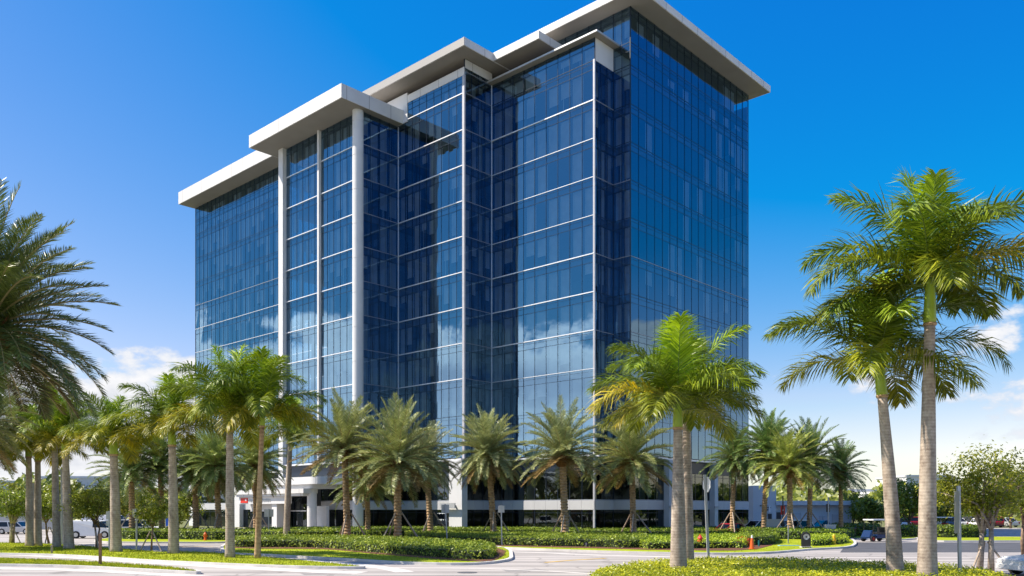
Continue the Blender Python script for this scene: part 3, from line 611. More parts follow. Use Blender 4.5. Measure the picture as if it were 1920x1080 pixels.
# ------------------------------------------------------------------ broadleaf trees
def tree(px, base_y, top_y, wpx, label, seed, Y=None, nleaf=5200, ls=.085, trunks=1, col=(1, 1, 1), props=0, group='young broadleaf trees', trunk_frac=.45, tr=.12, name='broadleaf_tree'):
    rs = random.Random(seed); x, y = G(px, base_y) if Y is None else AT(px, Y)
    t = thing(name, label, 'tree', (x, y, .05), 0, group)
    ht = ZY(top_y, y); wr = wpx / F * y / 2; zc0 = ht * trunk_frac
    tm = MB(); ends = []
    for k in range(trunks):
        a = rs.uniform(0, 6.28); o = .1 * (trunks > 1) + (.12 if ls < .08 and trunks > 2 else 0); b = Vector((o * math.cos(a), o * math.sin(a), 0)); f = b + Vector((rs.uniform(-.2, .2), rs.uniform(-.2, .2), zc0 * rs.uniform(.7, .9)))
        tm.tube([b, b.lerp(f, .5) + Vector((rs.uniform(-.06, .06), rs.uniform(-.06, .06), 0)), f], [tr * 1.25, tr * .95, tr * .8], 9)
        for q in range(6):
            aa = rs.uniform(0, 6.28); e = f + Vector((math.cos(aa) * wr * rs.uniform(.35, .8), math.sin(aa) * wr * rs.uniform(.35, .8), (ht - f.z) * rs.uniform(.3, .8)))
            mid = f.lerp(e, .5) + Vector((0, 0, .08 * ht)); tm.tube([f, mid, e], [tr * .6, tr * .4, tr * .12], 6); ends.append(e); ends.append(mid)
            for s_ in range(2):
                e2 = e + Vector((rs.uniform(-.5, .5) * wr, rs.uniform(-.5, .5) * wr, rs.uniform(0, .2) * ht)); tm.tube([mid, e2], [tr * .25, tr * .06], 4); ends.append(e2)
    obj('trunk', tm, M['bark'] if trunks < 3 else M['rtrunk'], t, False, True)
    cl = []; zc = (zc0 + ht) / 2; hz_ = (ht - zc0) / 2
    for k in range(46):
        while True:
            d = Vector((rs.uniform(-1, 1), rs.uniform(-1, 1), rs.uniform(-1, 1)))
            if .25 < d.length < 1: break
        lob = 1 + .22 * math.sin(3 * math.atan2(d.y, d.x) + seed) + rs.uniform(-.15, .12)
        cl.append((Vector((d.x * wr * lob, d.y * wr * lob, zc + d.z * hz_)), rs.uniform(.16, .34) * wr))
    cl += [(e, .2 * wr) for e in ends if e.z > zc0 * .95]
    pts = []
    for k in range(nleaf):
        c, r_ = cl[rs.randrange(len(cl))]
        d = Vector((rs.gauss(0, .5), rs.gauss(0, .5), rs.gauss(0, .42)))
        pts.append((tuple(c + d * r_), (d.x, d.y, d.z + .7)))
    me = scatter_mesh('crown', pts, ls, [M['tree']], None, .02); o = link('crown', me, t); o.color = (*col, 1)
    for k in range(props):
        a = rs.uniform(-.3, .3) + k * 2 * math.pi / props - .6; p = MB(); p.tube([(.1 * math.cos(a), .1 * math.sin(a), 1.35), (1.0 * math.cos(a), 1.0 * math.sin(a), .0)], .045, 5); obj('prop', p, M['wood'], t, False)
    return t
tree(22, 1021, 918, 80, 'dense round tree at the left frame edge by the parked white car', 21, trunks=3, tr=.10, props=1, col=(.8, .95, .8))
tree(92, 1022, 925, 70, 'small tree between the left palm trunks', 22, tr=.08, props=2, col=(.9, 1, .8))
tree(178, 1031, 912, 95, 'young tree with red brown twin trunks before the white van', 23, trunks=2, tr=.07, props=1)
tree(284, 1036, 930, 62, 'young thin trunk tree held by dark props before the white vehicles', 24, tr=.06, nleaf=2600, props=2)
tree(1847, 1083, 842, 185, 'big spreading tree with pale forked trunk at the right edge', 25, nleaf=9500, ls=.075, trunks=3, tr=.12, props=3, col=(1.15, 1.1, .9), Y=37, group=None, trunk_frac=.42)
tree(1920, 1060, 868, 120, 'second leafy tree partly cut by the right frame edge', 26, nleaf=7000, Y=46, group=None, tr=.1)
for i, (px, py, top, wpx, lab) in enumerate([(1700, 1004, 895, 95, 'tree behind the golf carts between the tall palms'), (1635, 1002, 935, 90, 'round tree right of the annex roof'), (1602, 1001, 925, 60, 'slim tree rising behind the annex roof end'),
        (1770, 1003, 905, 110, 'tree behind the big spreading tree'), (1895, 1003, 890, 110, 'wide tree beyond the cross road at the right edge'), (110, 1004, 905, 70, 'pale green tree behind the left palm trunks'),
        (160, 1003, 920, 80, 'tree rising over the white van roof'), (215, 1003, 912, 90, 'leafy tree over the white vehicles'), (262, 1003, 918, 70, 'tree just left of the propped date palm'), (335, 1003, 925, 80, 'tree touching the left end of the tower'), (50, 1004, 915, 80, 'tree behind the leaning palm'), (-30, 1004, 905, 90, 'tree beyond the left frame edge')]):
    tree(px, py, top, wpx, lab, 40 + i, Y=100 + (i * 37) % 25, nleaf=4200, ls=.2, col=(.85 + .05 * (i % 4), .95, .85), group='background trees', trunk_frac=.22, tr=.16)
# far treeline ring
pts = []
for k in range(52000):
    a = rng.uniform(R(-105), R(105)); d = rng.uniform(210, 330); hh = 6 + 4 * math.sin(a * 23) + 2.5 * math.sin(a * 61 + 1) + 1.5 * math.sin(a * 140)
    if abs(a) < R(24) and d < 200: continue
    z = abs(rng.random()) ** .7 * max(2.5, hh); pts.append(((d * math.sin(a), d * math.cos(a), z), (-math.sin(a) + rng.gauss(-.3, .3), -math.cos(a), .8)))
me = scatter_mesh('far_treeline', pts, 1.1, [M['tree']], None, .3); o = tag(link('far_treeline', me), 'distant belt of green trees along the horizon', 'trees', kind='stuff'); o.color = (.8, .85, .8, 1)
M['greyp'] = flat('grey_post_paint', (0.40, 0.40, 0.43), 0.5, 0.1)
M['alu_shade'] = flat('shaded_aluminium', (0.30, 0.32, 0.36), 0.45, 0.3)  # aluminium copy darkened to stand in for shade, mostly on right and return faces
# ------------------------------------------------------------------ office tower
_n = math.hypot(1726, 1593); DF = Vector((-1726 / _n, 1593 / _n)); _n = math.hypot(1470, 1593); DR = Vector((1470 / _n, 1593 / _n))
OB = Vector(((1115 - 960) / F * 88.5, 88.5))
def W(u, v, z):
    p = OB + DF * u + DR * v; return (p.x, p.y, z)
def su(v, px):
    r = (px - 960) / F; a = W(0, v, 0); return (r * a[1] - a[0]) / (DF.x - r * DF.y)
def sv(u, px):
    r = (px - 960) / F; a = W(u, 0, 0); return (r * a[1] - a[0]) / (DR.x - r * DR.y)
def zz(u, v, py): return H + (HZ - py) / F * W(u, v, 0)[1]
def ubox(mb, u0, u1, v0, v1, z0, z1):
    mb.hexa([W(u0, v0, z0), W(u1, v0, z0), W(u1, v1, z0), W(u0, v1, z0), W(u0, v0, z1), W(u1, v0, z1), W(u1, v1, z1), W(u0, v1, z1)])
def uprism(mb, poly, z0, z1): mb.prism([W(p[0], p[1], 0)[:2] for p in poly], z0, z1)
A_, B_, E_ = 3.293, -2.202, 29.48
U1, C_, U2, D_, U3, VL, UL = 14.92, -4.39, 26.45, -10.07, 42.27, -1.0, 84.2
tower = thing('office_tower', 'tall blue glass office tower with white overhanging roofs and stepped bays', 'office building', W(0, 0, 0))
def part(name, mb, mat, parent=None, smooth=False): return obj(name, mb, mat, parent or tower, True, smooth)
class Face:
    def __init__(s, p0, p1, nrm): s.p0, s.p1, s.n = p0, p1, nrm; s.len = math.hypot(p1[0] - p0[0], p1[1] - p0[1])
    def P(s, t, o, z):
        k = t / s.len; return W(s.p0[0] + (s.p1[0] - s.p0[0]) * k + s.n[0] * o, s.p0[1] + (s.p1[1] - s.p0[1]) * k + s.n[1] * o, z)
    def box(s, mb, t0, t1, o0, o1, z0, z1):
        mb.hexa([s.P(t0, o1, z0), s.P(t1, o1, z0), s.P(t1, o0, z0), s.P(t0, o0, z0), s.P(t0, o1, z1), s.P(t1, o1, z1), s.P(t1, o0, z1), s.P(t0, o0, z1)])
br = random.Random(5)
NF, NR = (0, -1), (-1, 0)
FACES = {'right': Face((B_, A_), (B_, E_), NR), 'nfront': Face((0, A_), (B_, A_), NF), 'nret': Face((0, 0), (0, A_), NR), 'bay1': Face((U1, 0), (0, 0), NF),
         'ret1': Face((U1, C_), (U1, 0), NR), 'bay2': Face((U2, C_), (U1, C_), NF), 'ret2': Face((U2, D_), (U2, C_), NR), 'twr': Face((U3, D_), (U2, D_), NF), 'left': Face((UL, VL), (U3, VL), NF)}
def band(f, z0, z1, pane, sill, name='window_band', glass='glass', bl=.72, jit=.006, span=.9, sillw=.13, mw=.05, curtain=True):
    n = max(1, round(f.len / pane)); st = f.len / n; g = MB(); fr = MB(); bd = MB()
    zj = lambda: br.uniform(-jit, jit)
    for i in range(n):
        t0, t1 = i * st, (i + 1) * st
        a, b, c, d = zj(), zj(), zj(), zj()
        g.quad(f.P(t0, a, z0), f.P(t1, b, z0), f.P(t1, c, z1), f.P(t0, d, z1))
        if curtain:
            r = br.random(); zt = z1 - span + .02
            if r < bl:
                dr = 1.0 if br.random() < .62 else br.uniform(.25, .9); o = -.24 - br.random() * .1
                f.box(bd, t0 + .10 + br.random() * .1, t1 - .08 - br.random() * .12, o - .02, o, zt - (zt - z0 - .05) * dr, zt)
                if br.random() < .5:
                    tt = br.uniform(t0 + .2, t1 - .3); f.box(bd, tt, tt + .09, o + .01, o + .03, z0 + .05, zt)
    o = part(name, g, M[glass])
    for i in range(n + 1):
        t = min(max(i * st, mw * .5), f.len - mw * .5); f.box(fr, t - mw / 2, t + mw / 2, -.10, .03, z0, z1)
    f.box(fr, 0, f.len, -.06, .022, z1 - span - .018, z1 - span + .018)
    f.box(fr, 0, f.len, -.06, .021, z1 - .31, z1 - .29)
    if sill != 1: f.box(fr, 0, f.len, -.06, .024, z0, z0 + .05)
    part('frame', fr, M['mull'], o)
    if sill:
        s = MB(); f.box(s, 0, f.len, -.05, .035 + .07 * sill, z0 - sillw * .5, z0 + sillw * .5); part('sill', s, M['alu'] if sill > .31 else M['alu_shade'], o)
    if bd.v: part('blinds', bd, M['blind'], o)
    return o
LV = [8.6, 13.3, 17.5, 21.5, 25.5, 29.5, 33.5, 37.5, 41.5, 45.5, 49.6, 52.0, 55.8]
TOPS = {'right': 55.8, 'nfront': 55.8, 'nret': 49.6, 'bay1': 52.0, 'ret1': 53.4, 'bay2': 51.6, 'ret2': 49.3, 'twr': 49.3, 'left': 54.2}
PANE = {'right': 1.55, 'nfront': 1.1, 'nret': 1.1, 'bay1': 1.66, 'ret1': 1.1, 'bay2': 1.28, 'ret2': 1.42, 'twr': 1.32, 'left': 1.35}
SK = {'right': {29.5: .31, 21.5: .2}, 'nfront': {29.5: .3, 37.5: .3}, 'nret': {45.5: .3, 37.5: .3, 29.5: .3, 21.5: .3},
      'bay1': {45.5: 1, 41.5: .5, 33.5: .6, 37.5: .35, 29.5: 1, 25.5: 1, 21.5: 1, 17.5: .7}, 'left': {37.5: .3, 33.5: .5, 25.5: .9, 21.5: .9, 17.5: .9, 29.5: .35}}
for k, f in FACES.items():
    i = 0
    while i < len(LV) - 1 and LV[i] < TOPS[k] - .5:
        z0, z1 = LV[i], min(LV[i + 1], TOPS[k])
        if TOPS[k] - z1 < 1.3 and z1 < TOPS[k]: z1 = TOPS[k]
        s = SK.get(k, {}).get(z0, (.9 if k in ('bay2', 'twr') else .3) if k in ('bay2', 'twr', 'ret1', 'ret2') and z0 > 15 else 0)
        band(f, z0, z1, PANE[k], s, sillw=.10 if s >= .9 else .06, bl={'right': .22, 'left': .85}.get(k, .72), mw=.018 if k in ('right', 'left') else .034)
        if z1 >= TOPS[k]: break
        i += 1
cl = Face((U1, A_), (0, A_), NF); band(cl, 52.4, 55.8, 1.6, 0, name='clerestory')
# slabs, core, closed rear
FP = [(B_, E_), (B_, A_), (0, A_), (0, 0), (U1, 0), (U1, C_), (U2, C_), (U2, D_), (U3, D_), (U3, VL), (UL, VL), (UL, E_)]
FPM = ccw([(p[0], p[1]) for p in FP])
def rinset(p, d):   # rectilinear inset (ccw)
    n = len(p); out = []
    for i in range(n):
        a, b, c = Vector(p[i - 1]), Vector(p[i]), Vector(p[(i + 1) % n]); e1 = (b - a).normalized(); e2 = (c - b).normalized()
        out.append((b.x + (-e1.y - e2.y) * d, b.y + (e1.x + e2.x) * d))
    return out
IN = rinset(FPM, .14)
for z in [3.75] + LV[:-2]:
    m = MB(); uprism(m, IN, z - .82, z - .03); part('floor_slab', m, M['slab'])
m = MB(); uprism(m, rinset(ccw([(B_, E_), (B_, A_), (U1, A_), (U1, 0), (U2 + 1, 0), (UL, 0), (UL, E_)]), .2), 52.05, 52.38); uprism(m, [(B_ + .2, E_ - .2), (B_ + .2, A_ + .2), (U1, A_ + .2), (U1, E_ - .2)], 55.3, 55.75); part('floor_slab', m, M['slab'])
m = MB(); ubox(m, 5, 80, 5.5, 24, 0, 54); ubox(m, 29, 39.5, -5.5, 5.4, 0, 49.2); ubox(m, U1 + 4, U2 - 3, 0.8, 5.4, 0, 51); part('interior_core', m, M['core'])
m = MB(); ubox(m, UL - .3, UL, VL + .05, E_, 0, 54.2); ubox(m, B_ + .05, UL - .3, E_ - .3, E_, 0, 54.2); part('rear_wall', m, M['band'])
# roofs
def roof(name, u0, u1, v0, v1, z0, z1, lip=.0):
    m = MB(); ubox(m, u0, u1, v0, v1, z0, z1)
    o = part(name, m, M['white']); d = .12
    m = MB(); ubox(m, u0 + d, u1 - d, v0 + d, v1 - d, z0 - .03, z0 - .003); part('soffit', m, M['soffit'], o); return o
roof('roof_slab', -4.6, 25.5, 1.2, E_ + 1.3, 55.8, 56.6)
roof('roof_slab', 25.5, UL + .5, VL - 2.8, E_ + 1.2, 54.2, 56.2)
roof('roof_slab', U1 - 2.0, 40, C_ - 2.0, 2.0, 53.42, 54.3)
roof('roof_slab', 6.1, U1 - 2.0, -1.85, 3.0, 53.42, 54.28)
m = MB(); ubox(m, -.85, U1, -.75, A_ + .6, 52.02, 52.2); o = part('terrace_slab', m, M['galv']); m = MB(); ubox(m, -.8, U1, -.7, A_ + .5, 51.98, 52.015); part('soffit', m, M['soffit'], o)  # darker slab grey stands in for the main roof's shadow on its edge
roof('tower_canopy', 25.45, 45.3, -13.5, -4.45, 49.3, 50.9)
m = MB(); FACES['bay2'].box(m, 0, U2 - U1, -.1, .06, 51.6, 52.5); FACES['ret1'].box(m, 0.061, 4.39, -.1, .06, 52.4, 53.35); part('fascia_band', m, M['white'])
m = MB(); ubox(m, 24.7, U3, C_ - .10, 0, 49.35, 52.8); part('penthouse_wall', m, M['wall'])
m = MB(); FACES['nret'].box(m, .12, A_, -.1, .03, 49.62, 51.98); part('wall_panel', m, M['wall'])
m = MB(); ubox(m, U2, U3, D_ + .2, -2, 49.24, 49.29); part('canopy_deck', m, M['slab'])
# columns and posts
def rcol(u, v, r, z0, z1, name='round_column', step=4.0):
    pr = [(r, 0)]; z = step
    while z < z1 - z0 - .3: pr += [(r, z - .03), (r - .035, z - .028), (r - .035, z + .028), (r, z + .03)]; z += step
    pr.append((r, z1 - z0)); m = MB(); m.lathe(W(u, v, z0), pr, 28); return part(name, m, M['wall'])
rcol(U2 + .30, D_ - .15, .64, 0, 49.28)
m = MB(); ubox(m, U3 - .25, U3 + .75, D_ - .55, D_ + .45, 0, 49.28); part('square_column', m, M['wall'])
um = su(D_, 601); m = MB(); ubox(m, um - .16, um + .16, D_ - .38, D_ - .01, 8.7, 49.28); part('slim_column', m, M['wall'])
m = MB(); ubox(m, U1 - .08, U1 + .26, C_ - .12, C_ + .10, 0, 51.58); part('corner_column', m, M['greyp'])
m = MB(); ubox(m, -.05, .16, -.08, .08, 0, 49.7); part('corner_post', m, M['greyp'])
m = MB(); ubox(m, U1 - .07, U1 + .01, -.07, .01, 0, 53.3); ubox(m, U2 - .07, U2 + .01, C_ - .07, C_ + .01, 0, 49.2); part('inner_post', m, M['alu'])
m = MB(); ubox(m, B_ - .05, B_ + .05, A_ - .05, A_ + .05, 0, 55.7); ubox(m, UL - .06, UL + .05, VL - .05, VL + .06, 0, 54.1); part('edge_post', m, M['mull'])
# lower two storeys
for k, f in FACES.items():
    band(f, .05, 2.75, 1.66, 0, 'storefront', 'clear', .12, .002, .35, mw=.07)
    band(f, 3.78, 6.9, 1.66, .3, 'storefront', 'clear', .30, .002, .35, mw=.07)
    m = MB(); n = max(1, round(f.len / 1.66))
    for i in range(n): f.box(m, i * f.len / n + .012, (i + 1) * f.len / n - .012, -.1, .10, 2.76, 3.74)
    part('spandrel_band', m, M['band'])
    m = MB(); f.box(m, 0, f.len, -.1, .04, 6.92, 8.5); part('upper_fascia', m, M['mull'])
    m = MB(); f.box(m, (0 if k not in ('bay1',) else 0), f.len, .041, .55, 8.3, 8.5); part('ledge', m, M['alu'])
m = MB(); ubox(m, U1 - .35, U1 + 1.75, C_ - .75, C_ + .1, 0, 8.29); part('pier', m, M['wall'])
m = MB(); ubox(m, U1 + .2, U1 + 2.6, C_ - 1.35, C_ - 1.2, 2.9, 3.5); ubox(m, U1 + .6, U1 + .75, C_ - 1.2, C_ - .74, 3.1, 3.3); part('bracket_sign', m, M['galv'])
for px in (1252, 1337):
    v = sv(B_ - .3, px); m = MB(); ubox(m, B_ - .75, B_ - .04, v - .4, v + .4, 0, 8.29); part('pier', m, M['wall']); m = MB(); ubox(m, B_ - .86, B_ - .74, v - .5, v + .5, 2.95, 3.2); part('wall_lamp', m, M['galv'])
for px, wd in ((362, 1.5), (446, 2.2)):
    u = su(VL - .4, px); m = MB(); ubox(m, u - wd / 2, u + wd / 2, VL - .75, VL - .06, 0, 8.29); part('pier', m, M['wall'])
# entrance portico
V0 = D_ - 4.2; uR = su(V0, 598); uL = su(V0, 452)
def rr_poly(u0, u1, v0, v1, r):
    pts = [(u1, v1), (u0, v1)]
    for i in range(9): a = i / 8 * math.pi / 2; pts.append((u0 + r - r * math.cos(a), v0 + r - r * math.sin(a)))
    pts.append((u1, v0)); return pts
zt0, zt1 = zz(uR, V0, 907), zz(uR, V0, 893)
m = MB(); uprism(m, rr_poly(uR, uL, V0, D_ - .8, 1.6), zt0, zt1); ec = part('entrance_canopy', m, M['wall'])
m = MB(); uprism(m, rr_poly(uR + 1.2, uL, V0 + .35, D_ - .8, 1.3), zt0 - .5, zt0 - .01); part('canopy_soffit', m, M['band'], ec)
m = MB(); ubox(m, uR + 2.4, uL + .8, V0 - .5, V0 + 1.5, zt0 - 1.05, zt0 - .52); ubox(m, uR + 2.8, uL + .8, V0 - .3, V0 + 1.5, zt0 - 1.35, zt0 - 1.06); part('canopy_fin', m, M['white'], ec)
sg = MB(); ubox(sg, uR + 6.5, uL + .6, V0 + .05, V0 + .6, zt0 - 2.25, zt0 - 1.36); sg = part('sign', sg, M['wall'], ec)
m = MB(); ubox(m, uL - 1.6, uL + .1, V0 - .02, V0 + .04, zt0 - 2.12, zt0 - 1.5); part('red_emblem', m, M['redp'], sg)
m = MB(); ubox(m, uL + .11, uL + .4, V0 - .02, V0 + .04, zt0 - 2.08, zt0 - 1.55)
ubox(m, uL - 1.4, uL - 1.05, V0 - .04, V0 - .025, zt0 - 1.86, zt0 - 1.66); part('white_mark', m, M['paintw'], sg)
m = MB(); u = uL - 2.0
for i in range(15):
    wd = .22 if i % 4 else .12; ubox(m, u - wd, u, V0, V0 + .045, zt0 - 2.0, zt0 - 1.62 - (.08 if i % 3 else 0)); u -= wd + .14
part('lettering', m, M['galv'], sg)
uc = su(V0 + 1.0, 585); rcol(uc, V0 + 1.0, .56, 0, zt0 - .51, 'entrance_column', 3)
m = MB()
for i in range(5): ubox(m, uc - .5 + i * .2, uc - .38 + i * .2, V0 + .38, V0 + .43, zt0 - .42, zt0 - .18)
part('address_number', m, M['galv'], ec)
for px in (521,): u = su(V0 + .8, px); m = MB(); ubox(m, u - .55, u + .55, V0 + .3, V0 + 1.3, 0, zt0 - 2.26 + .8); part('pier', m, M['wall'])
f = Face((uL, V0 + 1.4), (su(V0 + 1.4, 528), V0 + 1.4), NF); band(f, .05, 2.5, 1.4, 0, 'storefront', 'clear', .1, .002, .3, mw=.07); band(f, 3.9, zt0 - 2.3, 1.4, 0, 'storefront', 'clear', 0, .002, .2, mw=.07)
m = MB(); f.box(m, 0, f.len, -.3, .05, 2.52, 3.88); part('spandrel_band', m, M['wall'])
m = MB(); f.box(m, 0, f.len, -1.2, -.9, 0, zt0 - .5); part('inner_wall', m, M['core'])
f = Face((su(V0 + 2.2, 540), V0 + 2.2), (su(V0 + 2.2, 576), V0 + 2.2), NF); dr = band(f, .05, zt0 - 1.3, 1.3, 0, 'entrance_door', 'clear', 0, .002, 2.2, mw=.09)
m = MB(); f.box(m, .1, f.len - .1, -.05, .035, 2.55, 2.67); f.box(m, f.len * .5, f.len * .5 + .05, .05, .12, .9, 1.4); part('handle', m, M['alu'], dr)
m = MB(); f.box(m, -.1, f.len + .1, -1.9, -1.7, 0, zt0 - .6); part('inner_wall', m, M['core'])
m = MB(); ubox(m, su(V0 + 2.5, 612), su(V0 + 2.5, 592), V0 + 2.5, V0 + 2.9, 0, 3.2); part('low_wall', m, M['wall'])
# ------------------------------------------------------------------ annex
ax = AT(1409, 115)[0]; ax2 = AT(1597, 115)[0]
an = thing('annex_building', 'low white flat roofed annex in the shade right of the tower', 'building', (ax, 115, 0))
m = MB(); m.box(ax + 3.1, ax2, 115, 122, 0, 3.35); obj('wall', m, M['wall'], an)
m = MB(); m.box(ax, ax + 3.1, 114.2, 122, 0, 6.0); obj('pier', m, M['wall'], an)
m = MB(); m.box(ax + 3.0, AT(1622, 115)[0], 114, 123, 3.36, 3.95); obj('roof', m, M['wall'], an)
for px0, px1, z0, z1, nm in ((1454, 1464, 0, 2.4, 'door'), (1488, 1500, .5, 2.3, 'window'), (1561, 1572, 0, 2.1, 'door'), (1436, 1443, 0, 2.2, 'door')):
    m = MB(); yy = 114.95 if px0 > 1450 else 114.15; m.box(AT(px0, 115)[0], AT(px1, 115)[0], yy - .05, yy + .04, z0, z1); d = obj(nm, m, M['mull'] if px0 in (1454, 1436) else M['band'], an)
    m = MB(); m.box(AT(px0, 115)[0] - .06, AT(px0, 115)[0] - .005, yy - .08, yy + .04, z0, z1 + .06); m.box(AT(px1, 115)[0] + .005, AT(px1, 115)[0] + .06, yy - .08, yy + .04, z0, z1 + .06); obj('frame', m, M['galv'], d)
m = MB()
for i in range(7): m.box(ax + .9 + i * .22, ax + 1.05 + i * .22, 114.12, 114.19, 2.95 + (.25 if i < 4 else 0), 3.12 + (.25 if i < 4 else 0))
for i in range(5): m.box(ax + 1.2 + i * .22, ax + 1.35 + i * .22, 114.12, 114.19, 2.65, 2.82)
obj('lettering', m, M['paintk'], an)
m = MB(); m.box(AT(1442, 114)[0], AT(1445, 114)[0], 114.1, 114.19, 2.4, 3.3); obj('wall_lamp', m, M['paintw'], an)
for px in (1536, 1542): m = MB(); m.box(AT(px, 115)[0], AT(px, 115)[0] + .35, 114.85, 114.99, 1.3, 1.9); obj('meter_box', m, M['band'], an)
# far buildings
def farb(px0, px1, top, Y, label, col, wins=True):
    x0, x1 = AT(px0, Y)[0], AT(px1, Y)[0]; h = ZY(top, Y); t = thing('far_building', label, 'building', ((x0 + x1) / 2, Y, 0), 0, 'far white buildings')
    m = MB(); m.box(x0, x1, Y, Y + 30, 0, h); obj('wall', m, M[col], t)
    m = MB(); m.box(x0 - .4, x1 + .4, Y - .4, Y + 30.4, h, h + .8); obj('roof', m, M['wall'], t)
    if wins:
        z = 3.0
        while z < h - 3:
            m = MB(); n = max(2, int((x1 - x0) / 6))
            for i in range(n): xx = x0 + (i + .2) * (x1 - x0) / n; m.box(xx, xx + (x1 - x0) / n * .6, Y - .08, Y + .1, z, z + 1.5)
            obj('window_row', m, M['mull'], t); z += 4.2
farb(-80, 62, 906, 260, 'pale building behind the left frame edge trees', 'wall')
farb(78, 205, 897, 300, 'long white building behind the left royal palms', 'wall')
farb(330, 372, 905, 240, 'pale grey building close to the tower left end', 'band')
farb(1580, 1660, 921, 330, 'white flat building beyond the annex roof', 'wall', False)
farb(1700, 1775, 894, 360, 'white block rising behind the golf cart trees', 'wall', False)
farb(1640, 1700, 926, 300, 'low white building between the two tall palms', 'wall', False)
m = MB(); yw = 118; m.box(AT(0, yw)[0] - 20, AT(130, yw)[0], yw, yw + .4, 0, 2.2); wl = tag(obj('garden_wall', m, M['galv']), 'grey screen wall behind the left palms', 'wall')
# ------------------------------------------------------------------ vehicles
def vehicle(kind, label, X, Y, rz, L_, Wd, Hh, paint, group='parked vehicles', prof=None):
    t = thing(kind, label, {'white_van': 'van', 'parked_van': 'van'}.get(kind, 'truck' if 'truck' in kind else 'car'), (X, Y, .01), rz, group)
    gc = .22; hl = L_ / 2; belt = Hh * .58
    if prof == 'van': low = [(-hl, gc), (hl, gc), (hl, Hh * .42), (hl * .93, Hh * .52), (hl * .66, Hh * .60), (hl * .40, Hh * .97), (hl * .3, Hh), (-hl * .95, Hh), (-hl, Hh * .93)]; cab = None
    else: low = [(-hl, gc + .1), (-hl * .98, gc), (hl * .97, gc), (hl, gc + .15), (hl * .99, belt * .78), (hl * .9, belt * .92), (hl * .42, belt * 1.02), (-hl * .97, belt * 1.04), (-hl, belt * .8)]
    b = MB()
    def ext(mb, pts, w0, w1f):
        n = len(pts); vs = []
        for s in (-1, 1):
            for (x, z) in pts:
                k = w1f(z); vs.append((x, s * w0 * k / 2, z))
        mb.add(vs, [tuple(range(n))[::-1], tuple(range(n, 2 * n))] + [(i, (i + 1) % n, n + (i + 1) % n, n + i) for i in range(n)])
    tum = lambda z: 1.0 - .05 * max(0, (gc + .25 - z) / .25) - .14 * max(0, (z - belt) / max(.1, Hh - belt))
    ext(b, low, Wd, tum)
    body = obj('body', b, M[paint], t, False)
    mod = body.modifiers.new('soft', 'BEVEL'); mod.width = .06; mod.segments = 2
    g = MB()
    if prof == 'van':
        g_ = [(hl * .68, Hh * .605), (hl * .42, Hh * .94), (hl * .1, Hh * .92), (hl * .1, Hh * .62)]
        for s in (-1, 1): g.add([(x, s * (Wd / 2 * tum(z) + .012), z) for x, z in g_] + [(x, s * (Wd / 2 * tum(z) - .05), z) for x, z in g_], ((0, 1, 2, 3), (7, 6, 5, 4), (0, 4, 5, 1), (1, 5, 6, 2), (2, 6, 7, 3), (3, 7, 4, 0)))
        g.hexa([(hl * .69, -Wd * .40, Hh * .60), (hl * .71, -Wd * .40, Hh * .61), (hl * .71, Wd * .40, Hh * .61), (hl * .69, Wd * .40, Hh * .60), (hl * .42, -Wd * .37, Hh * .95), (hl * .44, -Wd * .37, Hh * .96), (hl * .44, Wd * .37, Hh * .96), (hl * .42, Wd * .37, Hh * .95)])
    else:
        rear = {'suv': -hl * .94, 'truck': -hl * .12, 'car': -hl * .72}[prof]; r2 = {'suv': -hl * .82, 'truck': -hl * .06, 'car': -hl * .38}[prof]
        gp = [(rear, belt), (hl * .42, belt), (hl * .12, Hh - .07), (r2, Hh - .07)]
        ext(g, gp, Wd * .985, tum)
        r = MB(); rp = [(r2 - .06, Hh - .08), (hl * .13, Hh - .08), (hl * .08, Hh), (r2 + .02, Hh)]; ext(r, rp, Wd * .99, tum)
        for s in (-1, 1):     # pillars
            for xa, xb in ((hl * .42, hl * .12), (rear, r2), ((rear + hl * .42) / 2, (r2 + hl * .12) / 2)):
                ya, yb = s * (Wd / 2 * .99 * tum(belt) + .004), s * (Wd / 2 * .99 * tum(Hh) + .004)
                r.hexa([(xa - .05, ya - .03, belt), (xa + .05, ya - .03, belt), (xa + .05, ya + .012, belt), (xa - .05, ya + .012, belt), (xb - .05, yb - .03, Hh - .06), (xb + .05, yb - .03, Hh - .06), (xb + .05, yb + .012, Hh - .06), (xb - .05, yb + .012, Hh - .06)])
        obj('roof', r, M[paint], t, False)
        if prof == 'truck':
            r = MB(); r.box(-hl * .95, -hl * .16, -Wd * .42, Wd * .42, belt * 1.0, belt * 1.07); obj('cargo_bed', r, M['paintk'], t, False)
    obj('windows', g, M['carglass'], t, False)
    wr = min(.36, Hh * .22)
    for sx in (-.62, .62):
        for s in (-1, 1):
            w_ = MB(); c = (sx * hl, s * (Wd / 2 - .12), wr); w_.lathe(c, [(wr * .6, -.12), (wr * .95, -.13), (wr, -.08), (wr, .08), (wr * .95, .13), (wr * .6, .12)], 18, 'y'); wh = obj('wheel', w_, M['tyre'], t, False)
            k = MB(); k.lathe((c[0], c[1] + s * .118, c[2]), [(wr * .58, -.02), (wr * .58, .014), (wr * .2, .02)], 14, 'y'); obj('rim', k, M['rim'], wh, False)
    for s in (-1, 1):
        k = MB(); k.box(hl * .985, hl + .015, s * Wd * .36 - .18, s * Wd * .36 + .18, belt * .62, belt * .80); obj('headlight', k, M['lampw'], t, False)
        k = MB(); k.box(-hl - .02, -hl * .98, s * Wd * .40 - .10, s * Wd * .40 + .10, belt * .62, belt * .95); obj('tail_light', k, M['lampr'], t, False)
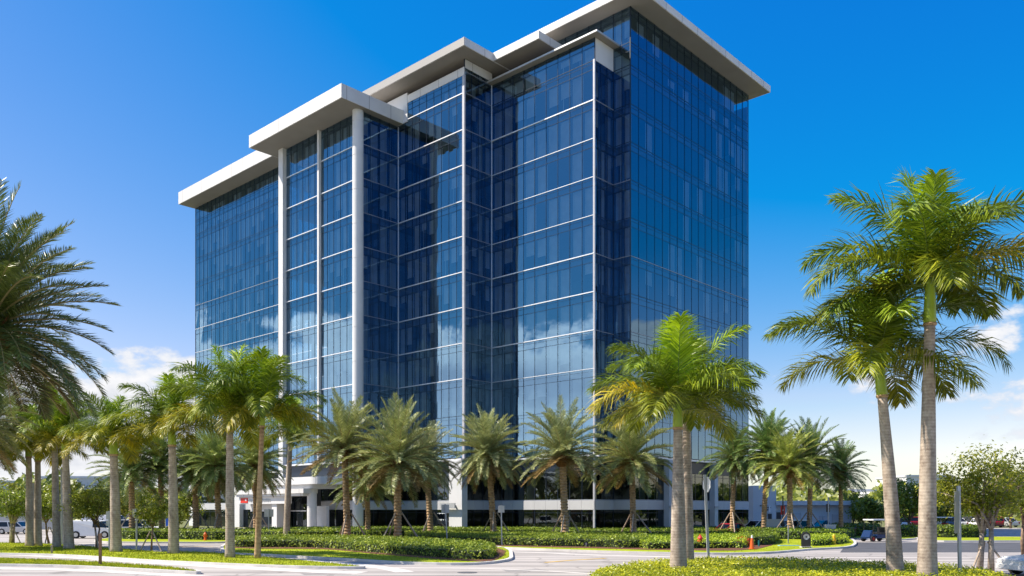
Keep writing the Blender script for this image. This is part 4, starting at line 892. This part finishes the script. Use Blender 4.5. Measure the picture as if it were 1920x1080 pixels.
    k = MB(); k.box(-hl - .06, -hl * .97, -Wd * .46, Wd * .46, gc + .05, gc + .24); k.box(hl * .97, hl + .06, -Wd * .46, Wd * .46, gc + .05, gc + .24); obj('bumper', k, M['paintk'] if prof != 'car' else M[paint], t, False)
    return t
def at(px, Y): return AT(px, Y)
vehicle('white_van', 'white panel van parked across the drive behind the red brown twin trunk tree', *at(176, 82), R(4), 4.3, 1.7, 1.72, 'paintw', prof='van')
vehicle('parked_van', 'tall white van behind the twin trunk tree, farther than the panel van', *at(205, 98), R(3), 5.6, 2.0, 2.15, 'paintw', prof='van')
vehicle('parked_suv', 'white sport utility car behind the low left hedge', *at(266, 88), R(8), 4.6, 1.85, 1.75, 'paintw', prof='suv')
vehicle('parked_car', 'silver car parked by the grey screen wall on the left', *at(34, 96), R(0), 4.3, 1.75, 1.45, 'paints', prof='suv')
vehicle('parked_car', 'small white car left of the silver one', *at(4, 98), R(0), 4.2, 1.75, 1.4, 'paintw', prof='car')
vehicle('parked_car', 'dark red car parked beside the right pier of the tower', *at(1366, 87), R(205), 4.6, 1.8, 1.35, 'paintr', prof='car')
vehicle('parked_suv', 'white sport utility car beside the dark trunk, near the red car', *at(1420, 92), R(200), 4.6, 1.85, 1.6, 'paintw', prof='suv')
vehicle('parked_suv', 'white sport utility car in front of the annex door', *at(1481, 91), R(188), 4.9, 1.9, 1.65, 'paintw', prof='suv')
vehicle('pickup_truck', 'dark blue pickup truck parked before the annex', *at(1545, 93), R(186), 4.6, 1.85, 1.6, 'paintb', prof='truck')
vehicle('parked_car', 'white car cut by the lower right frame corner', *at(1990, 36), R(186), 4.6, 1.85, 1.42, 'paintw', prof='car', group=None)
cc = ['paintw', 'paintr', 'paints', 'paintb', 'paintw', 'paintk', 'paintw', 'paintr', 'paints']
dsc = ['white car left of the first distant tree trunk', 'red car between distant tree trunks', 'silver car far off beside the tallest palm', 'blue car behind the clipped far hedge', 'white car behind the clipped far hedge end', 'black car far off by the grey post', 'white car behind the forked tree trunks', 'red car seen through the forked tree', 'silver car at the far right edge']
for i, px in enumerate((1690, 1706, 1722, 1772, 1792, 1815, 1835, 1858, 1885)):
    vehicle('parked_car', 'small distant ' + dsc[i], *at(px, 128 + (i % 3) * 4), R(80 + 10 * (i % 3)), 4.3, 1.75, 1.45 + .2 * (i % 2), cc[i], 'distant parked cars', 'suv' if i % 2 else 'car')
def golf(label, X, Y, rz, seat):
    t = thing('golf_cart', label, 'golf cart', (X, Y, 0), rz, 'golf carts'); hl = 1.3
    m = MB(); m.box(-1.25, .5, -.58, .58, .3, .62); m.box(.5, 1.25, -.55, .55, .28, .45); m.hexa([(.95, -.55, .45), (1.3, -.5, .4), (1.3, .5, .4), (.95, .55, .45), (.9, -.5, .98), (1.05, -.45, .95), (1.05, .45, .95), (.9, .5, .98)]); obj('body', m, M['paintb' if seat == 'paintk' else 'paintk'], t, False)
    m = MB(); m.box(-.55, .05, -.55, .55, .63, .82); m.box(-.7, -.55, -.55, .55, .64, 1.25); obj('seat', m, M[seat], t, False)
    m = MB(); m.box(-1.1, .95, -.62, .62, 1.85, 1.95); obj('roof', m, M['paintw'], t, False)
    for x in (-1.0, .85):
        for s in (-1, 1): m = MB(); m.tube([(x + (.1 if x > 0 else 0), s * .53, .6), (x, s * .55, 1.86)], .025, 6); obj('roof_post', m, M['paintk'], t, False)
    for x in (-.8, .95):
        for s in (-1, 1):
            w_ = MB(); w_.lathe((x, s * .55, .26), [(.15, -.09), (.25, -.09), (.26, -.05), (.26, .05), (.25, .09), (.15, .09)], 14, 'y'); wh = obj('wheel', w_, M['tyre'], t, False); k = MB(); k.lathe((x, s * (.55 + .085), .26), [(.14, -.01), (.14, .012), (.05, .015)], 12, 'y'); obj('rim', k, M['lampr'] if seat == 'paintk' else M['rim'], wh, False)
    m = MB(); m.tube([(.8, .25, .7), (.55, .25, 1.0)], .02, 5); m.lathe((.53, .25, 1.02), [(.17, -.01), (.17, .015)], 12); obj('steering_wheel', m, M['paintk'], t, False)
    return t
golf('dark golf cart with white roof left of the shorter tall palm', *at(1644, 74), R(200), 'paintk')
golf('golf cart with red seats beside the tallest palm trunk', *at(1762, 96), R(184), 'redp')
# ------------------------------------------------------------------ street furniture
def post(label, px, base_y, top_y, plate=None, w=.045, lean=0.0, cat='sign', group='signs on thin steel posts', name='signpost', Y=None, shape='rect', yaw=0.3, mat='galv', pm='signback'):
    x, y = G(px, base_y) if Y is None else AT(px, Y)
    t = thing(name, label, cat, (x, y, 0), 0, group); zt = ZY(top_y, y)
    m = MB(); m.hexa([(-w, -w, 0), (w, -w, 0), (w, w, 0), (-w, w, 0), (lean - w, -w, zt), (lean + w, -w, zt), (lean + w, w, zt), (lean - w, w, zt)]); obj('post', m, M[mat], t, False)
    for (pw, z0y, z1y) in (plate or []):
        z1, z0 = ZY(z0y, y), ZY(z1y, y); zc, hh = (z0 + z1) / 2, (z1 - z0) / 2; hw = pw / 2 / F * y; c, s = math.cos(yaw), math.sin(yaw); m = MB()
        if shape == 'oct':
            k = 8; ring = [(hh * math.cos(2 * math.pi * (i + .5) / k), hh * math.sin(2 * math.pi * (i + .5) / k)) for i in range(k)]
        else: ring = [(-hw, -hh), (hw, -hh), (hw, hh), (-hw, hh)]
        k = len(ring); o = w + .01; xx = lean * (zc / zt)
        vs = [(xx + a * c - d * s, a * s + d * c, zc + b) for d in (o, o + .012) for a, b in ring]
        m.add(vs, [tuple(range(k))[::-1], tuple(range(k, 2 * k))] + [(i, (i + 1) % k, k + (i + 1) % k, k + i) for i in range(k)]); obj('sign_plate', m, M[pm], t, False)
        m = MB(); m.box(xx - .06, xx + .06, -w - .012, -w, zc - .05, zc + .05); obj('bolt_plate', m, M['galv'], t, False)
    return t
post('tall leaning post with a stop sign seen edge on, in the front island', 1329, 1060, 890, [(30, 893, 924)], .06, -.2, shape='oct', yaw=-1.3, pm='paintw')
post('grey signpost with blank plate back before the white pier', 839, 1022, 945, [(15, 946, 962)], lean=-.18)
post('straight grey signpost with small plate between the two hedge date palms', 941, 1026, 947, [(12, 948, 961)], lean=-.05, yaw=.1)
post('short signpost with plate near the entrance', 504, 1012, 954, [(17, 955, 969)], yaw=.1)
post('grey signpost with wide plate on the left lawn', 256, 1035, 954, [(16, 954, 969)], yaw=.1)
post('grey signpost with stacked plates left of the thick greyish palm', 205, 1034, 958, [(13, 959, 974), (12, 976, 986)], yaw=.1)
post('thin grey pole between the two low golden crowned palms', 62, 1026, 905, None, .06, cat='pole', name='metal_pole')
post('tall pale lamp post behind the left palm trunks', 116, 1024, 880, [(10, 880, 884)], .07, cat='lamp post', name='lamp_post')
post('tall steel post with a sign seen edge on, in front of the spreading tree', 1800, 1092, 911, [(34, 921, 1000)], .055, -.06, yaw=1.35, Y=33.5)
post('thin brown timber stake in the foreground verge', 188, 1064, 1000, None, .055, .0, 'stake', None, 'timber_stake', mat='wood2')
post('short pale timber stake at the lawn edge', 97, 1041, 1022, None, .05, .02, 'stake', None, 'timber_stake', mat='wood')
post('small plant label sign in the straight hedge', 1099, 1029, 1017, [(9, 1017, 1023)], .02, name='garden_sign', yaw=.0, pm='paintk')
post('dark pole with a red box sign before the annex', 1468, 1008, 930, [(8, 948, 965)], .05, yaw=0, mat='paintk', pm='redp')
post('dark pole with signal heads near the annex end', 1553, 1008, 932, [(7, 945, 960)], .05, yaw=0, mat='galv', pm='paintk', name='signal_pole', cat='pole')
post('plain grey pole left of the sunlit date palm', 1478, 1022, 985, None, .035, cat='pole', name='metal_pole')
post('teal marker post beside the orange cone', 1423, 1028, 1013, None, .05, cat='marker post', group=None, name='marker_post', mat='teal')
def cone(px, by, hgt, label):
    x, y = G(px, by); t = thing('traffic_cone', label, 'traffic cone', (x, y, .12))
    m = MB(); m.box(-.2, .2, -.2, .2, 0, .05); obj('base', m, M['orange'], t, False)
    m = MB(); m.lathe((0, 0, .051), [(.16, 0), (.075, hgt * .75)], 16); obj('cone_body', m, M['orange'], t, False)
    m = MB(); m.lathe((0, 0, .052 + hgt * .75), [(.075, 0), (.05, hgt * .2)], 16); obj('collar', m, M['paintw'], t, False)
cone(1410, 1033.5, .95, 'orange traffic cone with white tip on the tower bed')
def hydrant(px, by, mat, label, s=1.0, z=.12):
    x, y = G(px, by); t = thing('fire_hydrant', label, 'fire hydrant', (x, y, z))
    m = MB(); m.lathe((0, 0, 0), [(.17 * s, 0), (.17 * s, .06 * s), (.11 * s, .07 * s), (.11 * s, .5 * s), (.15 * s, .51 * s), (.15 * s, .56 * s), (.12 * s, .62 * s), (.05 * s, .7 * s), (.04 * s, .76 * s)], 16); obj('barrel', m, M[mat], t, False)
    for a in (0, 2.1, 4.2):
        m = MB(); d = Vector((math.cos(a), math.sin(a), 0)); p = Vector((0, 0, .38 * s)); m.tube([p + d * .08 * s, p + d * .2 * s], .055 * s, 10); obj('outlet', m, M[mat], t, False)
hydrant(385, 1015.5, 'orange', 'orange fire hydrant before the low left hedge', .95)
hydrant(1313, 1031, 'redp', 'red hydrant in the yellow green hedge behind the close palms', 1.25)
x, y = G(1564, 1024); t = thing('yellow_bollard', 'yellow bollard in the bright low hedge', 'bollard', (x, y, .1))
m = MB(); m.lathe((0, 0, 0), [(.11, 0), (.11, .72), (.08, .78)], 14); obj('post', m, M['yellow'], t, False); m = MB(); m.lathe((0, 0, .3), [(.15, 0), (.15, .08)], 14); obj('collar', m, M['yellow'], t, False); m = MB(); m.box(-.25, .25, -.2, .2, 0, .05); obj('base', m, M['yellow'], t, False)
x, y = G(1511, 1030); t = thing('wheel_stand', 'black upright stand holding a pale spoked wheel by the kerb', 'wheel stand', (x, y, .1), R(-6))
m = MB(); pr = [(-.30, 0), (.30, 0), (.30, .72)] + [(.30 * math.cos(a * math.pi / 8), .72 + .30 * math.sin(a * math.pi / 8)) for a in range(1, 8)] + [(-.30, .72)]
k = len(pr); m.add([(a, d, b + .1) for d in (-.14, .14) for a, b in pr], [tuple(range(k))[::-1], tuple(range(k, 2 * k))] + [(i, (i + 1) % k, k + (i + 1) % k, k + i) for i in range(k)]); obj('housing', m, M['paintk'], t, False)
m = MB(); m.lathe((0, -.16, .78), [(.10, .0), (.20, -.02), (.20, .015), (.10, .015)], 20, 'y'); wh = obj('wheel', m, M['signback'], t, False); m = MB(); m.lathe((0, -.185, .78), [(.06, -.01), (.06, .01)], 12, 'y'); obj('hub', m, M['paintk'], wh, False)
m = MB(); m.box(-.36, .36, -.3, .3, 0, .10); obj('base', m, M['walk'], t, False)
m = MB(); 
for i in range(4): m.box(-.28 + i * .15, -.17 + i * .15, -.315, -.301, .02, .09)
obj('lettering', m, M['paintk'], t, False)
x0, y0 = G(1455, 1026); x1, y1 = G(1500, 1027); m = MB(); m.box(x0, x1, y1, y1 + .5, .12, .17); bd_ = tag(obj('board', m, M['cyan']), 'light blue board lying on the grass beside the wheel stand', 'board')
x, y = AT(1556, 80); t = thing('utility_cabinet', 'pale utility cabinet before the blue pickup truck', 'cabinet', (x, y, 0)); m = MB(); m.box(-.45, .45, -.3, .3, 0.1, 1.3); obj('housing', m, M['wall'], t, False); m = MB(); m.box(-.40, .40, -.33, -.301, .2, 1.2); obj('door', m, M['signback'], t, False); m = MB(); m.box(-.5, .5, -.35, .35, 1.301, 1.36); obj('lid', m, M['wall'], t, False)
x, y = AT(1447, 86); t = thing('screen_wall', 'white low screen wall between the parked white cars', 'wall', (x, y, 0)); m = MB(); m.box(-.9, .9, -.1, .1, 0, 1.75); obj('panel', m, M['wall'], t, False); m = MB(); m.box(-.95, .95, -.14, .14, 1.751, 1.81); obj('coping', m, M['wall'], t, False)
x, y = AT(1597, 82); t = thing('waste_bin', 'black wheeled bin beside the tall dark hedge', 'bin', (x, y, 0)); m = MB(); m.hexa([(-.24, -.26, .08), (.24, -.26, .08), (.24, .26, .08), (-.24, .26, .08), (-.3, -.34, .95), (.3, -.34, .95), (.3, .34, .95), (-.3, .34, .95)]); obj('body', m, M['paintk'], t, False); m = MB(); m.box(-.33, .33, -.38, .38, .951, 1.02); obj('lid', m, M['paintk'], t, False)
x, y = AT(1790, 88); t = thing('bench', 'white bench beside the clipped hedge beyond the cross road', 'bench', (x, y, .05)); m = MB(); m.box(-.7, .7, -.2, .2, .42, .5); obj('seat', m, M['paintw'], t, False)
for s in (-.6, .6): m = MB(); m.box(s - .05, s + .05, -.18, .18, 0, .419); obj('leg', m, M['paintw'], t, False)
x, y = AT(316, 92); t = thing('blue_banner', 'bright blue banner stand right of the propped tree', 'banner', (x, y, 0)); m = MB(); m.box(-.3, .3, -.04, .04, 1.0, 1.9); obj('panel', m, M['bluep'], t, False); m = MB(); m.tube([(-.25, 0, 0), (-.25, 0, 1.0)], .03, 6); m.tube([(.25, 0, 0), (.25, 0, 1.0)], .03, 6); obj('stand', m, M['galv'], t, False)
